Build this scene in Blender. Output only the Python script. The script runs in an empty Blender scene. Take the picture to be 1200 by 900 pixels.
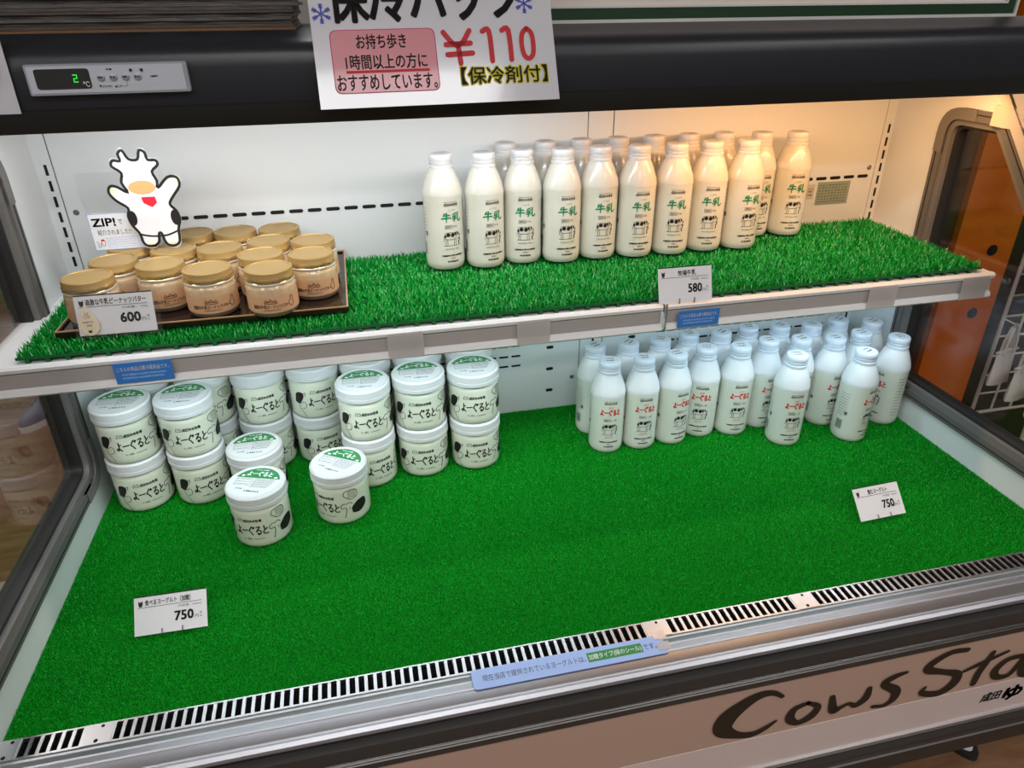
import bpy, math, random
import numpy as np
from mathutils import Vector, Matrix
from mathutils.geometry import tessellate_polygon
random.seed(7); rng = np.random.default_rng(7)
S = bpy.context.scene
COL = S.collection
PI = math.pi

# ------------------------------------------------------------------ camera
W, D, HS, YS = 1.40, 0.558, 0.3205, 0.262      # case width, deck depth, shelf height, shelf front
FLOOR = -0.62
cd = bpy.data.cameras.new('camera'); cam = bpy.data.objects.new('camera', cd); COL.objects.link(cam)
cam.location = (0.4359, -0.6057, 0.6997); cam.rotation_euler = (1.0775, 0.0086, -0.2218)
cd.sensor_width = 36; cd.lens = 36 * 835.02 / 1200; cd.clip_start = 0.02; cd.clip_end = 50
S.camera = cam
# ------------------------------------------------------------------ world, light levels, exposure
wd = bpy.data.worlds.new('world'); S.world = wd; wd.use_nodes = True
wd.node_tree.nodes['Background'].inputs[0].default_value = (1, 0.95, 0.9, 1)
wd.node_tree.nodes['Background'].inputs[1].default_value = 0.15
S.view_settings.view_transform = 'Standard'; S.view_settings.look = 'None'
S.view_settings.exposure = 0.0; S.view_settings.gamma = 1.0; S.view_settings.use_curve_mapping = False
CEIL_W, CANOPY_COOL_W, CANOPY_WARM_W, SHELF_W_L, SHELF_W_R = 10.0, 1.5, 1.5, 0.95, 0.66

def area_light(name, loc, rot, sx, sy, watt, color, parent=None):
    l = bpy.data.lights.new(name, 'AREA'); l.shape = 'RECTANGLE'; l.size = sx; l.size_y = sy
    l.energy = watt; l.color = color
    o = bpy.data.objects.new(name, l); COL.objects.link(o); o.location = loc; o.rotation_euler = rot
    if parent: o.parent = parent
    return o

# ------------------------------------------------------------------ materials
MATS = {}
def mat(name, col=(0.8, 0.8, 0.8), rough=0.5, metal=0.0, coat=0.0, spec=0.5, emit=None, estr=0.0, noise=None, bump=None, alpha=None, sss=0.0, trans=0.0, ior=1.45, stretch=(1, 1, 1)):
    m = bpy.data.materials.new(name); m.use_nodes = True; nt = m.node_tree; b = nt.nodes['Principled BSDF']
    b.inputs['Base Color'].default_value = (*col, 1); b.inputs['Roughness'].default_value = rough
    b.inputs['Metallic'].default_value = metal; b.inputs['Coat Weight'].default_value = coat
    b.inputs['Coat Roughness'].default_value = 0.06
    b.inputs['Specular IOR Level'].default_value = spec; b.inputs['IOR'].default_value = ior
    b.inputs['Transmission Weight'].default_value = trans
    if sss: b.inputs['Subsurface Weight'].default_value = sss; b.inputs['Subsurface Radius'].default_value = (0.01, 0.01, 0.008); b.inputs['Subsurface Scale'].default_value = 0.6
    if emit: b.inputs['Emission Color'].default_value = (*emit, 1); b.inputs['Emission Strength'].default_value = estr
    if alpha is not None: b.inputs['Alpha'].default_value = alpha
    if noise or bump:
        tc = nt.nodes.new('ShaderNodeTexCoord'); mp = nt.nodes.new('ShaderNodeMapping'); mp.inputs['Scale'].default_value = stretch
        nt.links.new(tc.outputs['Object'], mp.inputs['Vector'])
    if noise:
        sc, c2 = noise
        n = nt.nodes.new('ShaderNodeTexNoise'); n.inputs['Scale'].default_value = sc; n.inputs['Detail'].default_value = 4
        r = nt.nodes.new('ShaderNodeValToRGB'); r.color_ramp.elements[0].position = 0.35; r.color_ramp.elements[1].position = 0.68
        r.color_ramp.elements[0].color = (*col, 1); r.color_ramp.elements[1].color = (*c2, 1)
        nt.links.new(mp.outputs[0], n.inputs['Vector']); nt.links.new(n.outputs['Fac'], r.inputs['Fac']); nt.links.new(r.outputs[0], b.inputs['Base Color'])
    if bump:
        sc, st = bump
        n = nt.nodes.new('ShaderNodeTexNoise'); n.inputs['Scale'].default_value = sc; n.inputs['Detail'].default_value = 3
        bp = nt.nodes.new('ShaderNodeBump'); bp.inputs['Strength'].default_value = st; bp.inputs['Distance'].default_value = 0.002
        nt.links.new(mp.outputs[0], n.inputs['Vector']); nt.links.new(n.outputs['Fac'], bp.inputs['Height']); nt.links.new(bp.outputs[0], b.inputs['Normal'])
    MATS[name] = m
    return m
def glassy(name, tint=(1, 1, 1), gloss=1.0, f0=0.04, rough=0.02):
    """thin clear sheet: see-through, with the same Schlick reflection from either side"""
    m = bpy.data.materials.new(name); m.use_nodes = True; nt = m.node_tree; nt.nodes.clear(); N = nt.nodes.new; K = nt.links.new
    out = N('ShaderNodeOutputMaterial'); tr = N('ShaderNodeBsdfTransparent'); gl = N('ShaderNodeBsdfGlossy'); mx = N('ShaderNodeMixShader')
    ge = N('ShaderNodeNewGeometry'); dt = N('ShaderNodeVectorMath'); dt.operation = 'DOT_PRODUCT'
    def M_(op, a, b):
        n = N('ShaderNodeMath'); n.operation = op
        for i, v in enumerate((a, b)):
            if v is None: continue
            if isinstance(v, (int, float)): n.inputs[i].default_value = v
            else: K(v, n.inputs[i])
        return n.outputs[0]
    K(ge.outputs['Normal'], dt.inputs[0]); K(ge.outputs['Incoming'], dt.inputs[1])
    c = M_('ABSOLUTE', dt.outputs['Value'], None); p = M_('POWER', M_('SUBTRACT', 1.0, c), 5.0)
    fr = M_('MULTIPLY', M_('ADD', M_('MULTIPLY', p, 1 - f0), f0), gloss)
    tr.inputs[0].default_value = (*tint, 1); gl.inputs['Roughness'].default_value = rough
    K(fr, mx.inputs[0]); K(tr.outputs[0], mx.inputs[1]); K(gl.outputs[0], mx.inputs[2]); K(mx.outputs[0], out.inputs[0])
    MATS[name] = m
mat('enamel', (0.80, 0.82, 0.82), 0.22, coat=0.25, bump=(18, 0.02))
mat('shelf_white', (0.80, 0.80, 0.80), 0.35)
mat('slot_black', (0.008, 0.008, 0.008), 0.8)
mat('seam_grey', (0.18, 0.18, 0.18), 0.6)
mat('screw', (0.25, 0.24, 0.23), 0.4, metal=0.8)
mat('frame_grey', (0.13, 0.122, 0.115), 0.42, bump=(90, 0.03))
mat('frame_mid', (0.16, 0.15, 0.14), 0.40)
mat('gasket', (0.02, 0.02, 0.02), 0.5)
mat('chrome', (0.80, 0.81, 0.83), 0.14, metal=1.0)
mat('cream_metal', (0.62, 0.55, 0.47), 0.35)
mat('alu', (0.42, 0.42, 0.45), 0.40, metal=1.0, bump=(6, 0.02), stretch=(1, 60, 60))
mat('steel', (0.58, 0.57, 0.58), 0.30, metal=1.0)
mat('bumper', (0.036, 0.033, 0.031), 0.36)
mat('bumper_low', (0.034, 0.028, 0.024), 0.42)
mat('panel_cream', (0.475, 0.325, 0.255), 0.42, noise=(3, (0.46, 0.315, 0.248)))
mat('panel_band', (0.63, 0.525, 0.50), 0.42, noise=(4, (0.61, 0.51, 0.485)))
mat('ink', (0.012, 0.011, 0.010), 0.6)
mat('ink_brown', (0.02, 0.014, 0.008), 0.5)
mat('ink_grey', (0.12, 0.12, 0.115), 0.7)
mat('ink_green', (0.0, 0.19, 0.075), 0.6)
mat('ink_red', (0.66, 0.035, 0.015), 0.55)
mat('sign_red', (0.45, 0.0, 0.005), 0.5)
mat('ink_yellow', (0.83, 0.74, 0.02), 0.5)
mat('ink_blue', (0.08, 0.09, 0.45), 0.5)
mat('sky_blue', (0.28, 0.48, 0.80), 0.5)
mat('ink_white', (0.85, 0.85, 0.85), 0.5)
mat('label_pale', (0.36, 0.50, 0.86), 0.5)
mat('pink', (0.52, 0.17, 0.20), 0.35, coat=0.3)
mat('magenta', (0.40, 0.01, 0.09), 0.4)
mat('valance', (0.015, 0.0165, 0.022), 0.36, bump=(7, 0.02))
mat('valance_low', (0.010, 0.011, 0.010), 0.35)
mat('paper', (0.56, 0.555, 0.60), 0.16, coat=0.35, bump=(26, 0.05))
mat('card', (0.79, 0.79, 0.81), 0.5)
mat('acrylic_edge', (0.6, 0.6, 0.6), 0.2)
mat('ctrl_silver', (0.36, 0.38, 0.43), 0.35, metal=0.3)
mat('ctrl_light', (0.50, 0.53, 0.60), 0.4)
mat('led_green', (0, 0.3, 0), 0.5, emit=(0.03, 1.0, 0.06), estr=1.3)
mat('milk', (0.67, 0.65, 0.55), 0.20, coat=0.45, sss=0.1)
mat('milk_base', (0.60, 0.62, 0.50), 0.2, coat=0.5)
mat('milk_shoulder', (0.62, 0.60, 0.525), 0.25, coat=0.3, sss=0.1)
mat('cap_clear', (0.66, 0.65, 0.65), 0.32, coat=0.2, sss=0.15)
mat('drink', (0.74, 0.775, 0.68), 0.22, coat=0.4, sss=0.1)
mat('drink_shoulder', (0.74, 0.765, 0.765), 0.3, coat=0.2, sss=0.1)
mat('drink_cap', (0.66, 0.72, 0.79), 0.34, sss=0.15)
mat('yogurt', (0.72, 0.75, 0.61), 0.15, coat=0.7, sss=0.08)
mat('yog_lid', (0.72, 0.72, 0.72), 0.35, bump=(160, 0.03))
mat('sticker', (0.76, 0.76, 0.76), 0.45)
mat('sticker_green', (0.03, 0.25, 0.07), 0.45)
mat('gold', (0.46, 0.30, 0.11), 0.42, metal=0.45, bump=(70, 0.03))
mat('gold_highlight', (0.60, 0.42, 0.17), 0.25, metal=0.75)  # brighter gold paints the highlights on the lid rings
mat('peanut', (0.60, 0.42, 0.24), 0.25, coat=0.8, noise=(120, (0.66, 0.48, 0.29)))
mat('jar_glass_base', (0.16, 0.11, 0.07), 0.08, coat=0.9)
mat('kraft', (0.66, 0.37, 0.20), 0.55, noise=(60, (0.70, 0.40, 0.22)))
mat('kraft_ink', (0.07, 0.03, 0.015), 0.6)
mat('tray_black', (0.016, 0.009, 0.007), 0.12, spec=0.4, noise=(9, (0.024, 0.013, 0.009)))
mat('tray_edge', (0.42, 0.24, 0.12), 0.35)
mat('drop_cream', (0.70, 0.60, 0.44), 0.35, coat=0.4)
mat('hoof', (0.80, 0.72, 0.42), 0.5)
mat('tan', (0.72, 0.40, 0.16), 0.5)
mat('red_cloth', (0.72, 0.02, 0.04), 0.5)
mat('blue_label', (0.03, 0.20, 0.62), 0.35, coat=0.3)
mat('turf', (0.0, 0.12, 0.002), 0.28, spec=0.6, noise=(750, (0.012, 0.66, 0.035)))
mat('turf_base', (0.0, 0.16, 0.006), 0.8, spec=0.2, noise=(300, (0.0, 0.22, 0.01)))
mat('blade', (0.0, 0.16, 0.015), 0.25, spec=0.6, noise=(330, (0.012, 0.52, 0.06)))
mat('mat_green', (0.0, 0.11, 0.02), 0.45)
mat('floor_wood', (0.17, 0.082, 0.04), 0.33, noise=(7, (0.28, 0.155, 0.08)), stretch=(1.2, 6, 1))
mat('floor_tile', (0.42, 0.38, 0.33), 0.4)
mat('room_wall', (0.32, 0.30, 0.28), 0.7, noise=(2, (0.35, 0.33, 0.31)))
mat('room_ceiling', (0.75, 0.74, 0.72), 0.8)
mat('orange', (0.75, 0.17, 0.004), 0.40, noise=(3, (0.80, 0.20, 0.006)))
mat('brown_board', (0.06, 0.030, 0.018), 0.45)
mat('dark_board', (0.028, 0.018, 0.014), 0.4)
mat('wire_white', (0.70, 0.66, 0.62), 0.35)
mat('pouch', (0.74, 0.74, 0.72), 0.75, bump=(120, 0.3))
mat('pouch_seam', (0.60, 0.60, 0.58), 0.8)
mat('sheet_dark', (0.045, 0.038, 0.034), 0.5, noise=(40, (0.12, 0.105, 0.095)), stretch=(1, 1, 30))
mat('sheet_grey', (0.14, 0.13, 0.125), 0.5, noise=(40, (0.05, 0.042, 0.038)), stretch=(1, 1, 30))
mat('sheet_brown', (0.06, 0.038, 0.028), 0.5, noise=(60, (0.10, 0.075, 0.06)), stretch=(1, 1, 30))
mat('sheet_wood', (0.17, 0.085, 0.035), 0.45)
mat('pic_green', (0.012, 0.045, 0.02), 0.3, coat=0.3)
mat('pic_silver', (0.62, 0.60, 0.58), 0.3)
mat('pic_mat', (0.72, 0.64, 0.60), 0.5)
mat('shoe_upper', (0.16, 0.14, 0.20), 0.7, bump=(200, 0.2))
mat('shoe_sole', (0.72, 0.70, 0.68), 0.6)
mat('tube_cool', (0.9, 0.9, 0.9), 0.4, emit=(0.85, 0.94, 1.0), estr=2.0)
mat('tube_warm', (0.9, 0.9, 0.9), 0.4, emit=(1.0, 0.72, 0.42), estr=2.0)
mat('lamp_white', (0.9, 0.9, 0.9), 0.4, emit=(1.0, 0.97, 0.92), estr=4.0)
glassy('glass', (0.90, 0.88, 0.86), 1.0)
glassy('acrylic', (0.985, 0.985, 0.985), 0.8)
mat('tape', (0.66, 0.62, 0.60), 0.25, alpha=0.45, coat=0.3)

# ------------------------------------------------------------------ mesh builder
class MB:
    def __init__(s): s.v = []; s.f = []; s.m = []; s.names = []
    def _mi(s, m):
        if m not in s.names: s.names.append(m)
        return s.names.index(m)
    def add(s, vs, fs, m):
        o = len(s.v); s.v += [tuple(v) for v in vs]; k = s._mi(m)
        for f in fs: s.f.append(tuple(i + o for i in f)); s.m.append(k)
        return s
    def box(s, x0, y0, z0, x1, y1, z1, m):
        v = [(x0, y0, z0), (x1, y0, z0), (x1, y1, z0), (x0, y1, z0), (x0, y0, z1), (x1, y0, z1), (x1, y1, z1), (x0, y1, z1)]
        return s.add(v, [(0, 3, 2, 1), (4, 5, 6, 7), (0, 1, 5, 4), (1, 2, 6, 5), (2, 3, 7, 6), (3, 0, 4, 7)], m)
    def lathe(s, prof, n, m, cap=True, mats=None):
        vs = []
        for r, z in prof:
            for i in range(n):
                a = 2 * PI * i / n; vs.append((r * math.cos(a), r * math.sin(a), z))
        o = len(s.v); s.v += vs
        for j in range(len(prof) - 1):
            k = s._mi(mats[j] if mats else m)
            for i in range(n):
                a = o + j * n + i; b = o + j * n + (i + 1) % n
                s.f.append((a, b, b + n, a + n)); s.m.append(k)
        if cap:
            s.f.append(tuple(o + i for i in reversed(range(n)))); s.m.append(s._mi(mats[0] if mats else m))
            t = o + (len(prof) - 1) * n
            s.f.append(tuple(t + i for i in range(n))); s.m.append(s._mi(mats[-1] if mats else m))
        return s
    def prism(s, poly, a0, a1, m, axis='x'):
        # poly: list of 2-D points; extruded along axis. x: (y,z); y: (x,z); z: (x,y)
        def P(p, a): return (a, p[0], p[1]) if axis == 'x' else ((p[0], a, p[1]) if axis == 'y' else (p[0], p[1], a))
        n = len(poly); vs = [P(p, a0) for p in poly] + [P(p, a1) for p in poly]
        fs = [(i, (i + 1) % n, n + (i + 1) % n, n + i) for i in range(n)]
        tri = tessellate_polygon([[Vector((p[0], p[1], 0)) for p in poly]])
        fs += [tuple(t) for t in tri] + [tuple(n + i for i in reversed(t)) for t in tri]
        return s.add(vs, fs, m)
    def ring(s, outer, inner, a0, a1, m, axis='x'):
        def P(p, a): return (a, p[0], p[1]) if axis == 'x' else ((p[0], a, p[1]) if axis == 'y' else (p[0], p[1], a))
        n = len(outer); vs = [P(p, a0) for p in outer] + [P(p, a0) for p in inner] + [P(p, a1) for p in outer] + [P(p, a1) for p in inner]
        fs = []
        for i in range(n):
            j = (i + 1) % n
            fs += [(i, j, n + j, n + i), (2 * n + i, 3 * n + i, 3 * n + j, 2 * n + j), (i, 2 * n + i, 2 * n + j, j), (n + i, n + j, 3 * n + j, 3 * n + i)]
        return s.add(vs, fs, m)
    def tube(s, pts, r, m, n=8, closed=False):
        pts = [Vector(p) for p in pts]; vs = []; N = len(pts)
        for i, p in enumerate(pts):
            a = pts[max(i - 1, 0)]; b = pts[min(i + 1, N - 1)]; t = (b - a).normalized()
            u = t.cross(Vector((0, 0, 1)) if abs(t.z) < 0.9 else Vector((1, 0, 0))).normalized(); w = t.cross(u)
            for k in range(n):
                g = 2 * PI * k / n; vs.append(p + u * math.cos(g) * r + w * math.sin(g) * r)
        fs = [(i * n + k, i * n + (k + 1) % n, (i + 1) * n + (k + 1) % n, (i + 1) * n + k) for i in range(N - 1) for k in range(n)]
        fs += [tuple(range(n)), tuple((N - 1) * n + k for k in reversed(range(n)))]
        return s.add(vs, fs, m)
    def flat(s, vf, m, fn):
        vs, fs = vf
        return s.add([fn(x, y) for x, y in vs], fs, m)
    def build(s, name, parent=None, loc=None, rot=None, smooth=None):
        me = bpy.data.meshes.new(name); me.from_pydata(s.v, [], s.f)
        for n in s.names: me.materials.append(MATS[n])
        me.polygons.foreach_set('material_index', s.m)
        if smooth is not None:
            me.polygons.foreach_set('use_smooth', [True] * len(me.polygons)); me.set_sharp_from_angle(angle=math.radians(smooth))
        me.update()
        return link(name, me, parent, loc, rot)
def link(name, me, parent=None, loc=None, rot=None):
    o = bpy.data.objects.new(name, me); COL.objects.link(o)
    if parent: o.parent = parent
    if loc: o.location = loc
    if rot: o.rotation_euler = rot
    return o
def tag(o, label=None, cat=None, group=None, kind=None):
    for k, v in (('label', label), ('category', cat), ('group', group), ('kind', kind)):
        if v: o[k] = v
    return o
def thing(name, label, cat, loc=(0, 0, 0), rz=0, group=None):
    o = bpy.data.objects.new(name, None); COL.objects.link(o); o.location = loc; o.rotation_euler = (0, 0, rz); o.empty_display_size = 0.02
    return tag(o, label, cat, group)
def copy_tree(o, parent=None):
    c = o.copy(); COL.objects.link(c); c.parent = parent
    for ch in list(o.children): copy_tree(ch, c)
    return c

# ------------------------------------------------------------------ flat shapes (lists of 2-D verts + faces)
_tc = {}
def text(s, x0=0, y0=0, w=None, h=None, bold=0.0, align='L', shear=0.0):
    """2-D mesh of a line of text. Its box starts at (x0,y0), fits width w (and height h)."""
    key = (s, shear)
    if key not in _tc:
        c = bpy.data.curves.new('t', 'FONT'); c.body = s; c.resolution_u = 2; c.shear = shear
        o = bpy.data.objects.new('t', c); COL.objects.link(o); bpy.context.view_layer.update()
        dg = bpy.context.evaluated_depsgraph_get(); m = bpy.data.meshes.new_from_object(o.evaluated_get(dg))
        v = [(p.co.x, p.co.y) for p in m.vertices]; f = [tuple(p.vertices) for p in m.polygons]
        bpy.data.objects.remove(o); bpy.data.curves.remove(c); bpy.data.meshes.remove(m)
        _tc[key] = (np.array(v) if v else np.zeros((1, 2)), f)
    v, f = _tc[key]
    mn = v.min(0); mx = v.max(0); d = mx - mn
    if w is None: sc = (h / d[1],) * 2
    elif h is None: sc = (w / d[0],) * 2
    else: sc = (w / d[0], h / d[1])
    q = (v - mn) * np.array(sc)
    off = {'L': 0, 'C': -d[0] * sc[0] / 2, 'R': -d[0] * sc[0]}[align]
    vs, fs = [], []
    d_ = bold * min(sc)
    for i, (ox, oy) in enumerate([(0, 0)] if not bold else [(d_ * math.cos(k_ * PI / 6), d_ * math.sin(k_ * PI / 6)) for k_ in range(12)] + [(0, 0)] if bold > 0.03 else [(d_, d_), (-d_, d_), (d_, -d_), (-d_, -d_), (0, 0)]):
        vs += [(x0 + off + a + ox, y0 + b + oy) for a, b in q]; fs += [tuple(j + i * len(q) for j in t_) for t_ in f]
    return vs, fs
def rect(x0, y0, x1, y1, seg=1):
    vs = []; fs = []
    for i in range(seg + 1):
        x = x0 + (x1 - x0) * i / seg; vs += [(x, y0), (x, y1)]
    for i in range(seg): fs.append((2 * i, 2 * i + 2, 2 * i + 3, 2 * i + 1))
    return vs, fs
def fine(vf, mx=0.0022):
    """split triangles until no edge is longer than mx, so wrapped print follows its curved surface"""
    vs = [tuple(v) for v in vf[0]]; todo = []; out = []; mid = {}
    for f_ in vf[1]:
        for i in range(1, len(f_) - 1): todo.append((f_[0], f_[i], f_[i + 1]))
    while todo:
        t = todo.pop(); e = [(math.dist(vs[t[i]], vs[t[(i + 1) % 3]]), i) for i in range(3)]; L_, i = max(e)
        if L_ <= mx: out.append(t); continue
        a, b, c = t[i], t[(i + 1) % 3], t[(i + 2) % 3]; k_ = (min(a, b), max(a, b))
        if k_ not in mid: mid[k_] = len(vs); vs.append(((vs[a][0] + vs[b][0]) / 2, (vs[a][1] + vs[b][1]) / 2))
        todo += [(a, mid[k_], c), (mid[k_], b, c)]
    return vs, out
def poly(pts):
    return list(pts), [tuple(t) for t in tessellate_polygon([[Vector((p[0], p[1], 0)) for p in pts]])]
def ell(cx, cy, rx, ry, n=20, a0=0, a1=2 * PI):
    return [(cx + rx * math.cos(a0 + (a1 - a0) * i / n), cy + ry * math.sin(a0 + (a1 - a0) * i / n)) for i in range(n if abs(a1 - a0) > 6.2 else n + 1)]
def smooth_pts(P, k=5):
    P = [np.array(p, float) for p in P]; out = []
    for i in range(len(P) - 1):
        p0 = P[max(i - 1, 0)]; p1 = P[i]; p2 = P[i + 1]; p3 = P[min(i + 2, len(P) - 1)]
        for j in range(k):
            t = j / k
            out.append(0.5 * ((2 * p1) + (-p0 + p2) * t + (2 * p0 - 5 * p1 + 4 * p2 - p3) * t * t + (-p0 + 3 * p1 - 3 * p2 + p3) * t ** 3))
    out.append(P[-1]); return out
def stroke(P, w=None, k=5):
    """brush ribbon along points (x,y[,w])"""
    if len(P[0]) == 2: P = [(*p, w) for p in P]
    Q = smooth_pts(P, k); vs = []; fs = []
    for i, p in enumerate(Q):
        a = Q[max(i - 1, 0)]; b = Q[min(i + 1, len(Q) - 1)]; t = (b - a)[:2]; t = t / (np.linalg.norm(t) + 1e-12); n = np.array((-t[1], t[0])) * p[2] / 2
        vs += [tuple(p[:2] + n), tuple(p[:2] - n)]
    fs = [(2 * i, 2 * i + 1, 2 * i + 3, 2 * i + 2) for i in range(len(Q) - 1)]
    # rounded ends
    for p, d in ((Q[0], Q[0] - Q[1]), (Q[-1], Q[-1] - Q[-2])):
        o = len(vs); a0 = math.atan2(d[1], d[0]); r = p[2] / 2
        vs += [(p[0] + r * math.cos(a0 - PI / 2 + PI * i / 6), p[1] + r * math.sin(a0 - PI / 2 + PI * i / 6)) for i in range(7)]
        fs.append(tuple(range(o, o + 7)))
    return vs, fs
def xf(vf, dx=0, dy=0, s=1.0, rot=0.0):
    c, n = math.cos(rot), math.sin(rot)
    return [(dx + s * (x * c - y * n), dy + s * (x * n + y * c)) for x, y in vf[0]], vf[1]
def dashes(x0, y0, x1, h, n, fill=0.75, seed=0):
    """a line of print too small to read: n little marks"""
    r = random.Random(seed); vs = []; fs = []; p = (x1 - x0) / n
    for i in range(n):
        a = x0 + i * p; b = a + p * fill * (0.7 + 0.5 * r.random()); lo = y0 + h * 0.25 * r.random(); hi = y0 + h * (0.8 + 0.2 * r.random()); o = len(vs)
        vs += [(a, lo), (b, lo), (b, hi), (a, hi)]; fs.append((o, o + 1, o + 2, o + 3))
    return vs, fs
def glyph(strokes, dx, dy, sx, sy, w):
    """strokes drawn in a 100 x 100 box (y up)"""
    vs = []; fs = []
    for st in strokes:
        a, b = stroke([(dx + p[0] * sx / 100, dy + p[1] * sy / 100, w * (p[2] if len(p) > 2 else 1)) for p in st], k=4)
        o = len(vs); vs += a; fs += [tuple(i + o for i in f) for f in b]
    return vs, fs
HAND = {  # brushed kana
    'yo': [[(52, 92), (54, 60), (52, 30), (40, 12), (22, 12), (18, 24), (34, 32), (60, 24), (86, 6)], [(53, 66), (84, 70)]],
    'bar': [[(6, 50), (40, 52), (94, 56)]],
    'gu': [[(60, 96), (34, 70), (18, 52), (40, 32), (64, 4)], [(72, 84), (80, 72)], [(86, 92), (94, 80)]],
    'ru': [[(22, 86), (74, 90), (46, 62), (16, 34), (46, 50), (76, 46), (84, 22), (60, 4), (38, 8), (42, 22), (58, 12)]],
    'to': [[(34, 94), (42, 58)], [(82, 66), (46, 48), (20, 28), (30, 10), (60, 6), (88, 10)]],
    'ushi': [[(34, 94, 1.1), (20, 66, .7)], [(24, 72, .8), (84, 76, 1)], [(4, 42, .9), (50, 46, 1), (96, 46, .8)], [(54, 98, 1.2), (52, 50, 1), (50, 0, .6)]],
    'chi': [[(44, 96, .8), (14, 84, .8)], [(8, 72, .8), (14, 60, .8)], [(26, 74, .7), (30, 62, .7)], [(46, 78, .7), (40, 64, .7)], [(8, 50, .9), (42, 54, .8), (26, 38, .8), (28, 14, .9), (18, 4, .7)], [(2, 28, .8), (50, 36, .8)], [(66, 98, 1.1), (64, 40, 1), (68, 10, 1), (88, 6, 1.1), (98, 24, .8)]],
}
def hand_word(keys, x0, y0, w, h, lw, gap=0.08):
    n = len(keys); cw = w / n; vs = []; fs = []
    for i, k in enumerate(keys):
        a, b = glyph(HAND[k], x0 + i * cw, y0, cw * (1 - gap), h, lw); o = len(vs); vs += a; fs += [tuple(j + o for j in f) for f in b]
    return vs, fs
def on_cyl(r): return lambda x, z: (r * math.sin(x / r), -r * math.cos(x / r), z)
def on_front(y): return lambda x, z: (x, y, z)
def on_top(z): return lambda x, y: (x, y, z)
COW = ([[(0, 62), (6, 78), (30, 82), (62, 80), (80, 84), (92, 74), (84, 62), (72, 60), (70, 42), (30, 40), (8, 44), (0, 62)]],
       [ell(24, 68, 13, 12, 12), ell(52, 66, 12, 13, 12), ell(70, 72, 7, 9, 10), ell(86, 74, 6, 6, 8), ell(6, 60, 5, 10, 8)],
       [[(8, 46), (7, 4)], [(18, 42), (19, 6)], [(62, 42), (60, 4)], [(72, 46), (73, 6)], [(0, 64), (-4, 30)], [(-4, 2), (80, 2)]])
def cow_art(mb, m, fn, x0, y0, s, lw, person=True):
    T = lambda p: (x0 + p[0] * s, y0 + p[1] * s)
    for st in COW[0] + COW[2]: mb.flat(stroke([T(p) for p in st], lw, 3), m, fn)
    for pl in COW[1]: mb.flat(poly([T(p) for p in pl]), m, fn)
    if person:
        mb.flat(stroke([T(p) for p in [(98, 50), (100, 30), (92, 22), (94, 4)]], lw * 2.6, 3), m, fn)
        mb.flat(poly([T(p) for p in ell(100, 62, 5, 6, 8)]), m, fn); mb.flat(stroke([T(p) for p in [(96, 44), (84, 40)]], lw * 1.5, 2), m, fn)

# ================================================================== STRUCTURE (the shop)
RX0, RX1, RY0, RY1, RZ1 = -3.2, 4.2, -3.2, 3.4, 1.95
def struct(name, mb, label=None): return tag(mb.build(name), label, None, None, 'structure')
struct('floor', MB().box(RX0, RY0, FLOOR - 0.05, RX1, RY1, FLOOR, 'floor_wood'), 'brown wood floor of the shop')
struct('ceiling', MB().box(RX0, RY0, RZ1, RX1, RY1, RZ1 + 0.05, 'room_ceiling'), 'white shop ceiling')
struct('wall_back', MB().box(RX0, RY1, FLOOR, RX1, RY1 + 0.05, RZ1, 'room_wall'), 'brown beige wall behind the display case')
struct('wall_front', MB().box(RX0, RY0 - 0.05, FLOOR, RX1, RY0, RZ1, 'room_wall'))
struct('wall_left', MB().box(RX0 - 0.05, RY0, FLOOR, RX0, RY1, RZ1, 'room_wall'))
struct('wall_right', MB().box(RX1, RY0, FLOOR, RX1 + 0.05, RY1, RZ1, 'room_wall'))
struct('trim_1', MB().box(-3.0, 0.985, FLOOR, -0.3, 1.04, FLOOR + 0.003, 'floor_tile'), 'pale strip across the wood floor')
k = 0
for lx in (-1.4, 0.4, 2.2):
    for ly in (-2.3, -1.15, 1.6):
        place = {-1.4: 'left', 0.4: 'middle', 2.2: 'right'}[lx] + ' ' + {-2.3: 'far behind the viewer', -1.15: 'over the aisle', 1.6: 'behind the case'}[ly]
        t = thing('ceiling_light', 'white ceiling light panel, ' + place, 'light', (lx, ly, RZ1), 0, 'ceiling light panels')
        MB().box(-0.62, -0.14, -0.03, 0.62, 0.14, 0, 'shelf_white').build('housing', t)
        MB().box(-0.6, -0.12, -0.034, 0.6, 0.12, -0.03, 'lamp_white').build('diffuser', t)
        area_light('panel_light', (0, 0, -0.04), (0, 0, 0), 1.2, 0.24, CEIL_W, (0.98, 0.985, 1.0), t)

# ================================================================== DISPLAY CASE
case = thing('display_case', 'open refrigerated display case with white interior, glass ends and black canopy', 'display case', (0, 0, 0))
# back wall: two panels and three slotted uprights
PAN = ((0.024, 0.823), (0.869, 1.379))
panels = [MB().box(a, D, -0.01, b, D + 0.02, 0.62, 'enamel').build('back_panel', case) for a, b in PAN]
UPR = ((0.0, 0.022), (0.825, 0.867), (1.381, 1.40))
ups = [MB().box(a, D + 0.0006, -0.01, b, D + 0.02, 0.62, 'enamel').build('slotted_upright', case) for a, b in UPR]
MB().box(0, D + 0.003, -0.01, W, D + 0.019, 0.61, 'seam_grey').build('wall_backing', case)
def stadium(L, h, n=5): 
    r = h / 2; a = L / 2 - r
    return [(a + r * math.cos(-PI / 2 + PI * i / n), r * math.sin(-PI / 2 + PI * i / n)) for i in range(n + 1)] + [(-a - r * math.cos(-PI / 2 + PI * i / n), -r * math.sin(-PI / 2 + PI * i / n)) for i in range(n + 1)]
def slot_mesh(L, h):
    o = MB().prism(stadium(L, h), -0.0006, 0.002, 'slot_black', 'y').build('slot'); me = o.data; bpy.data.objects.remove(o); return me
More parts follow.
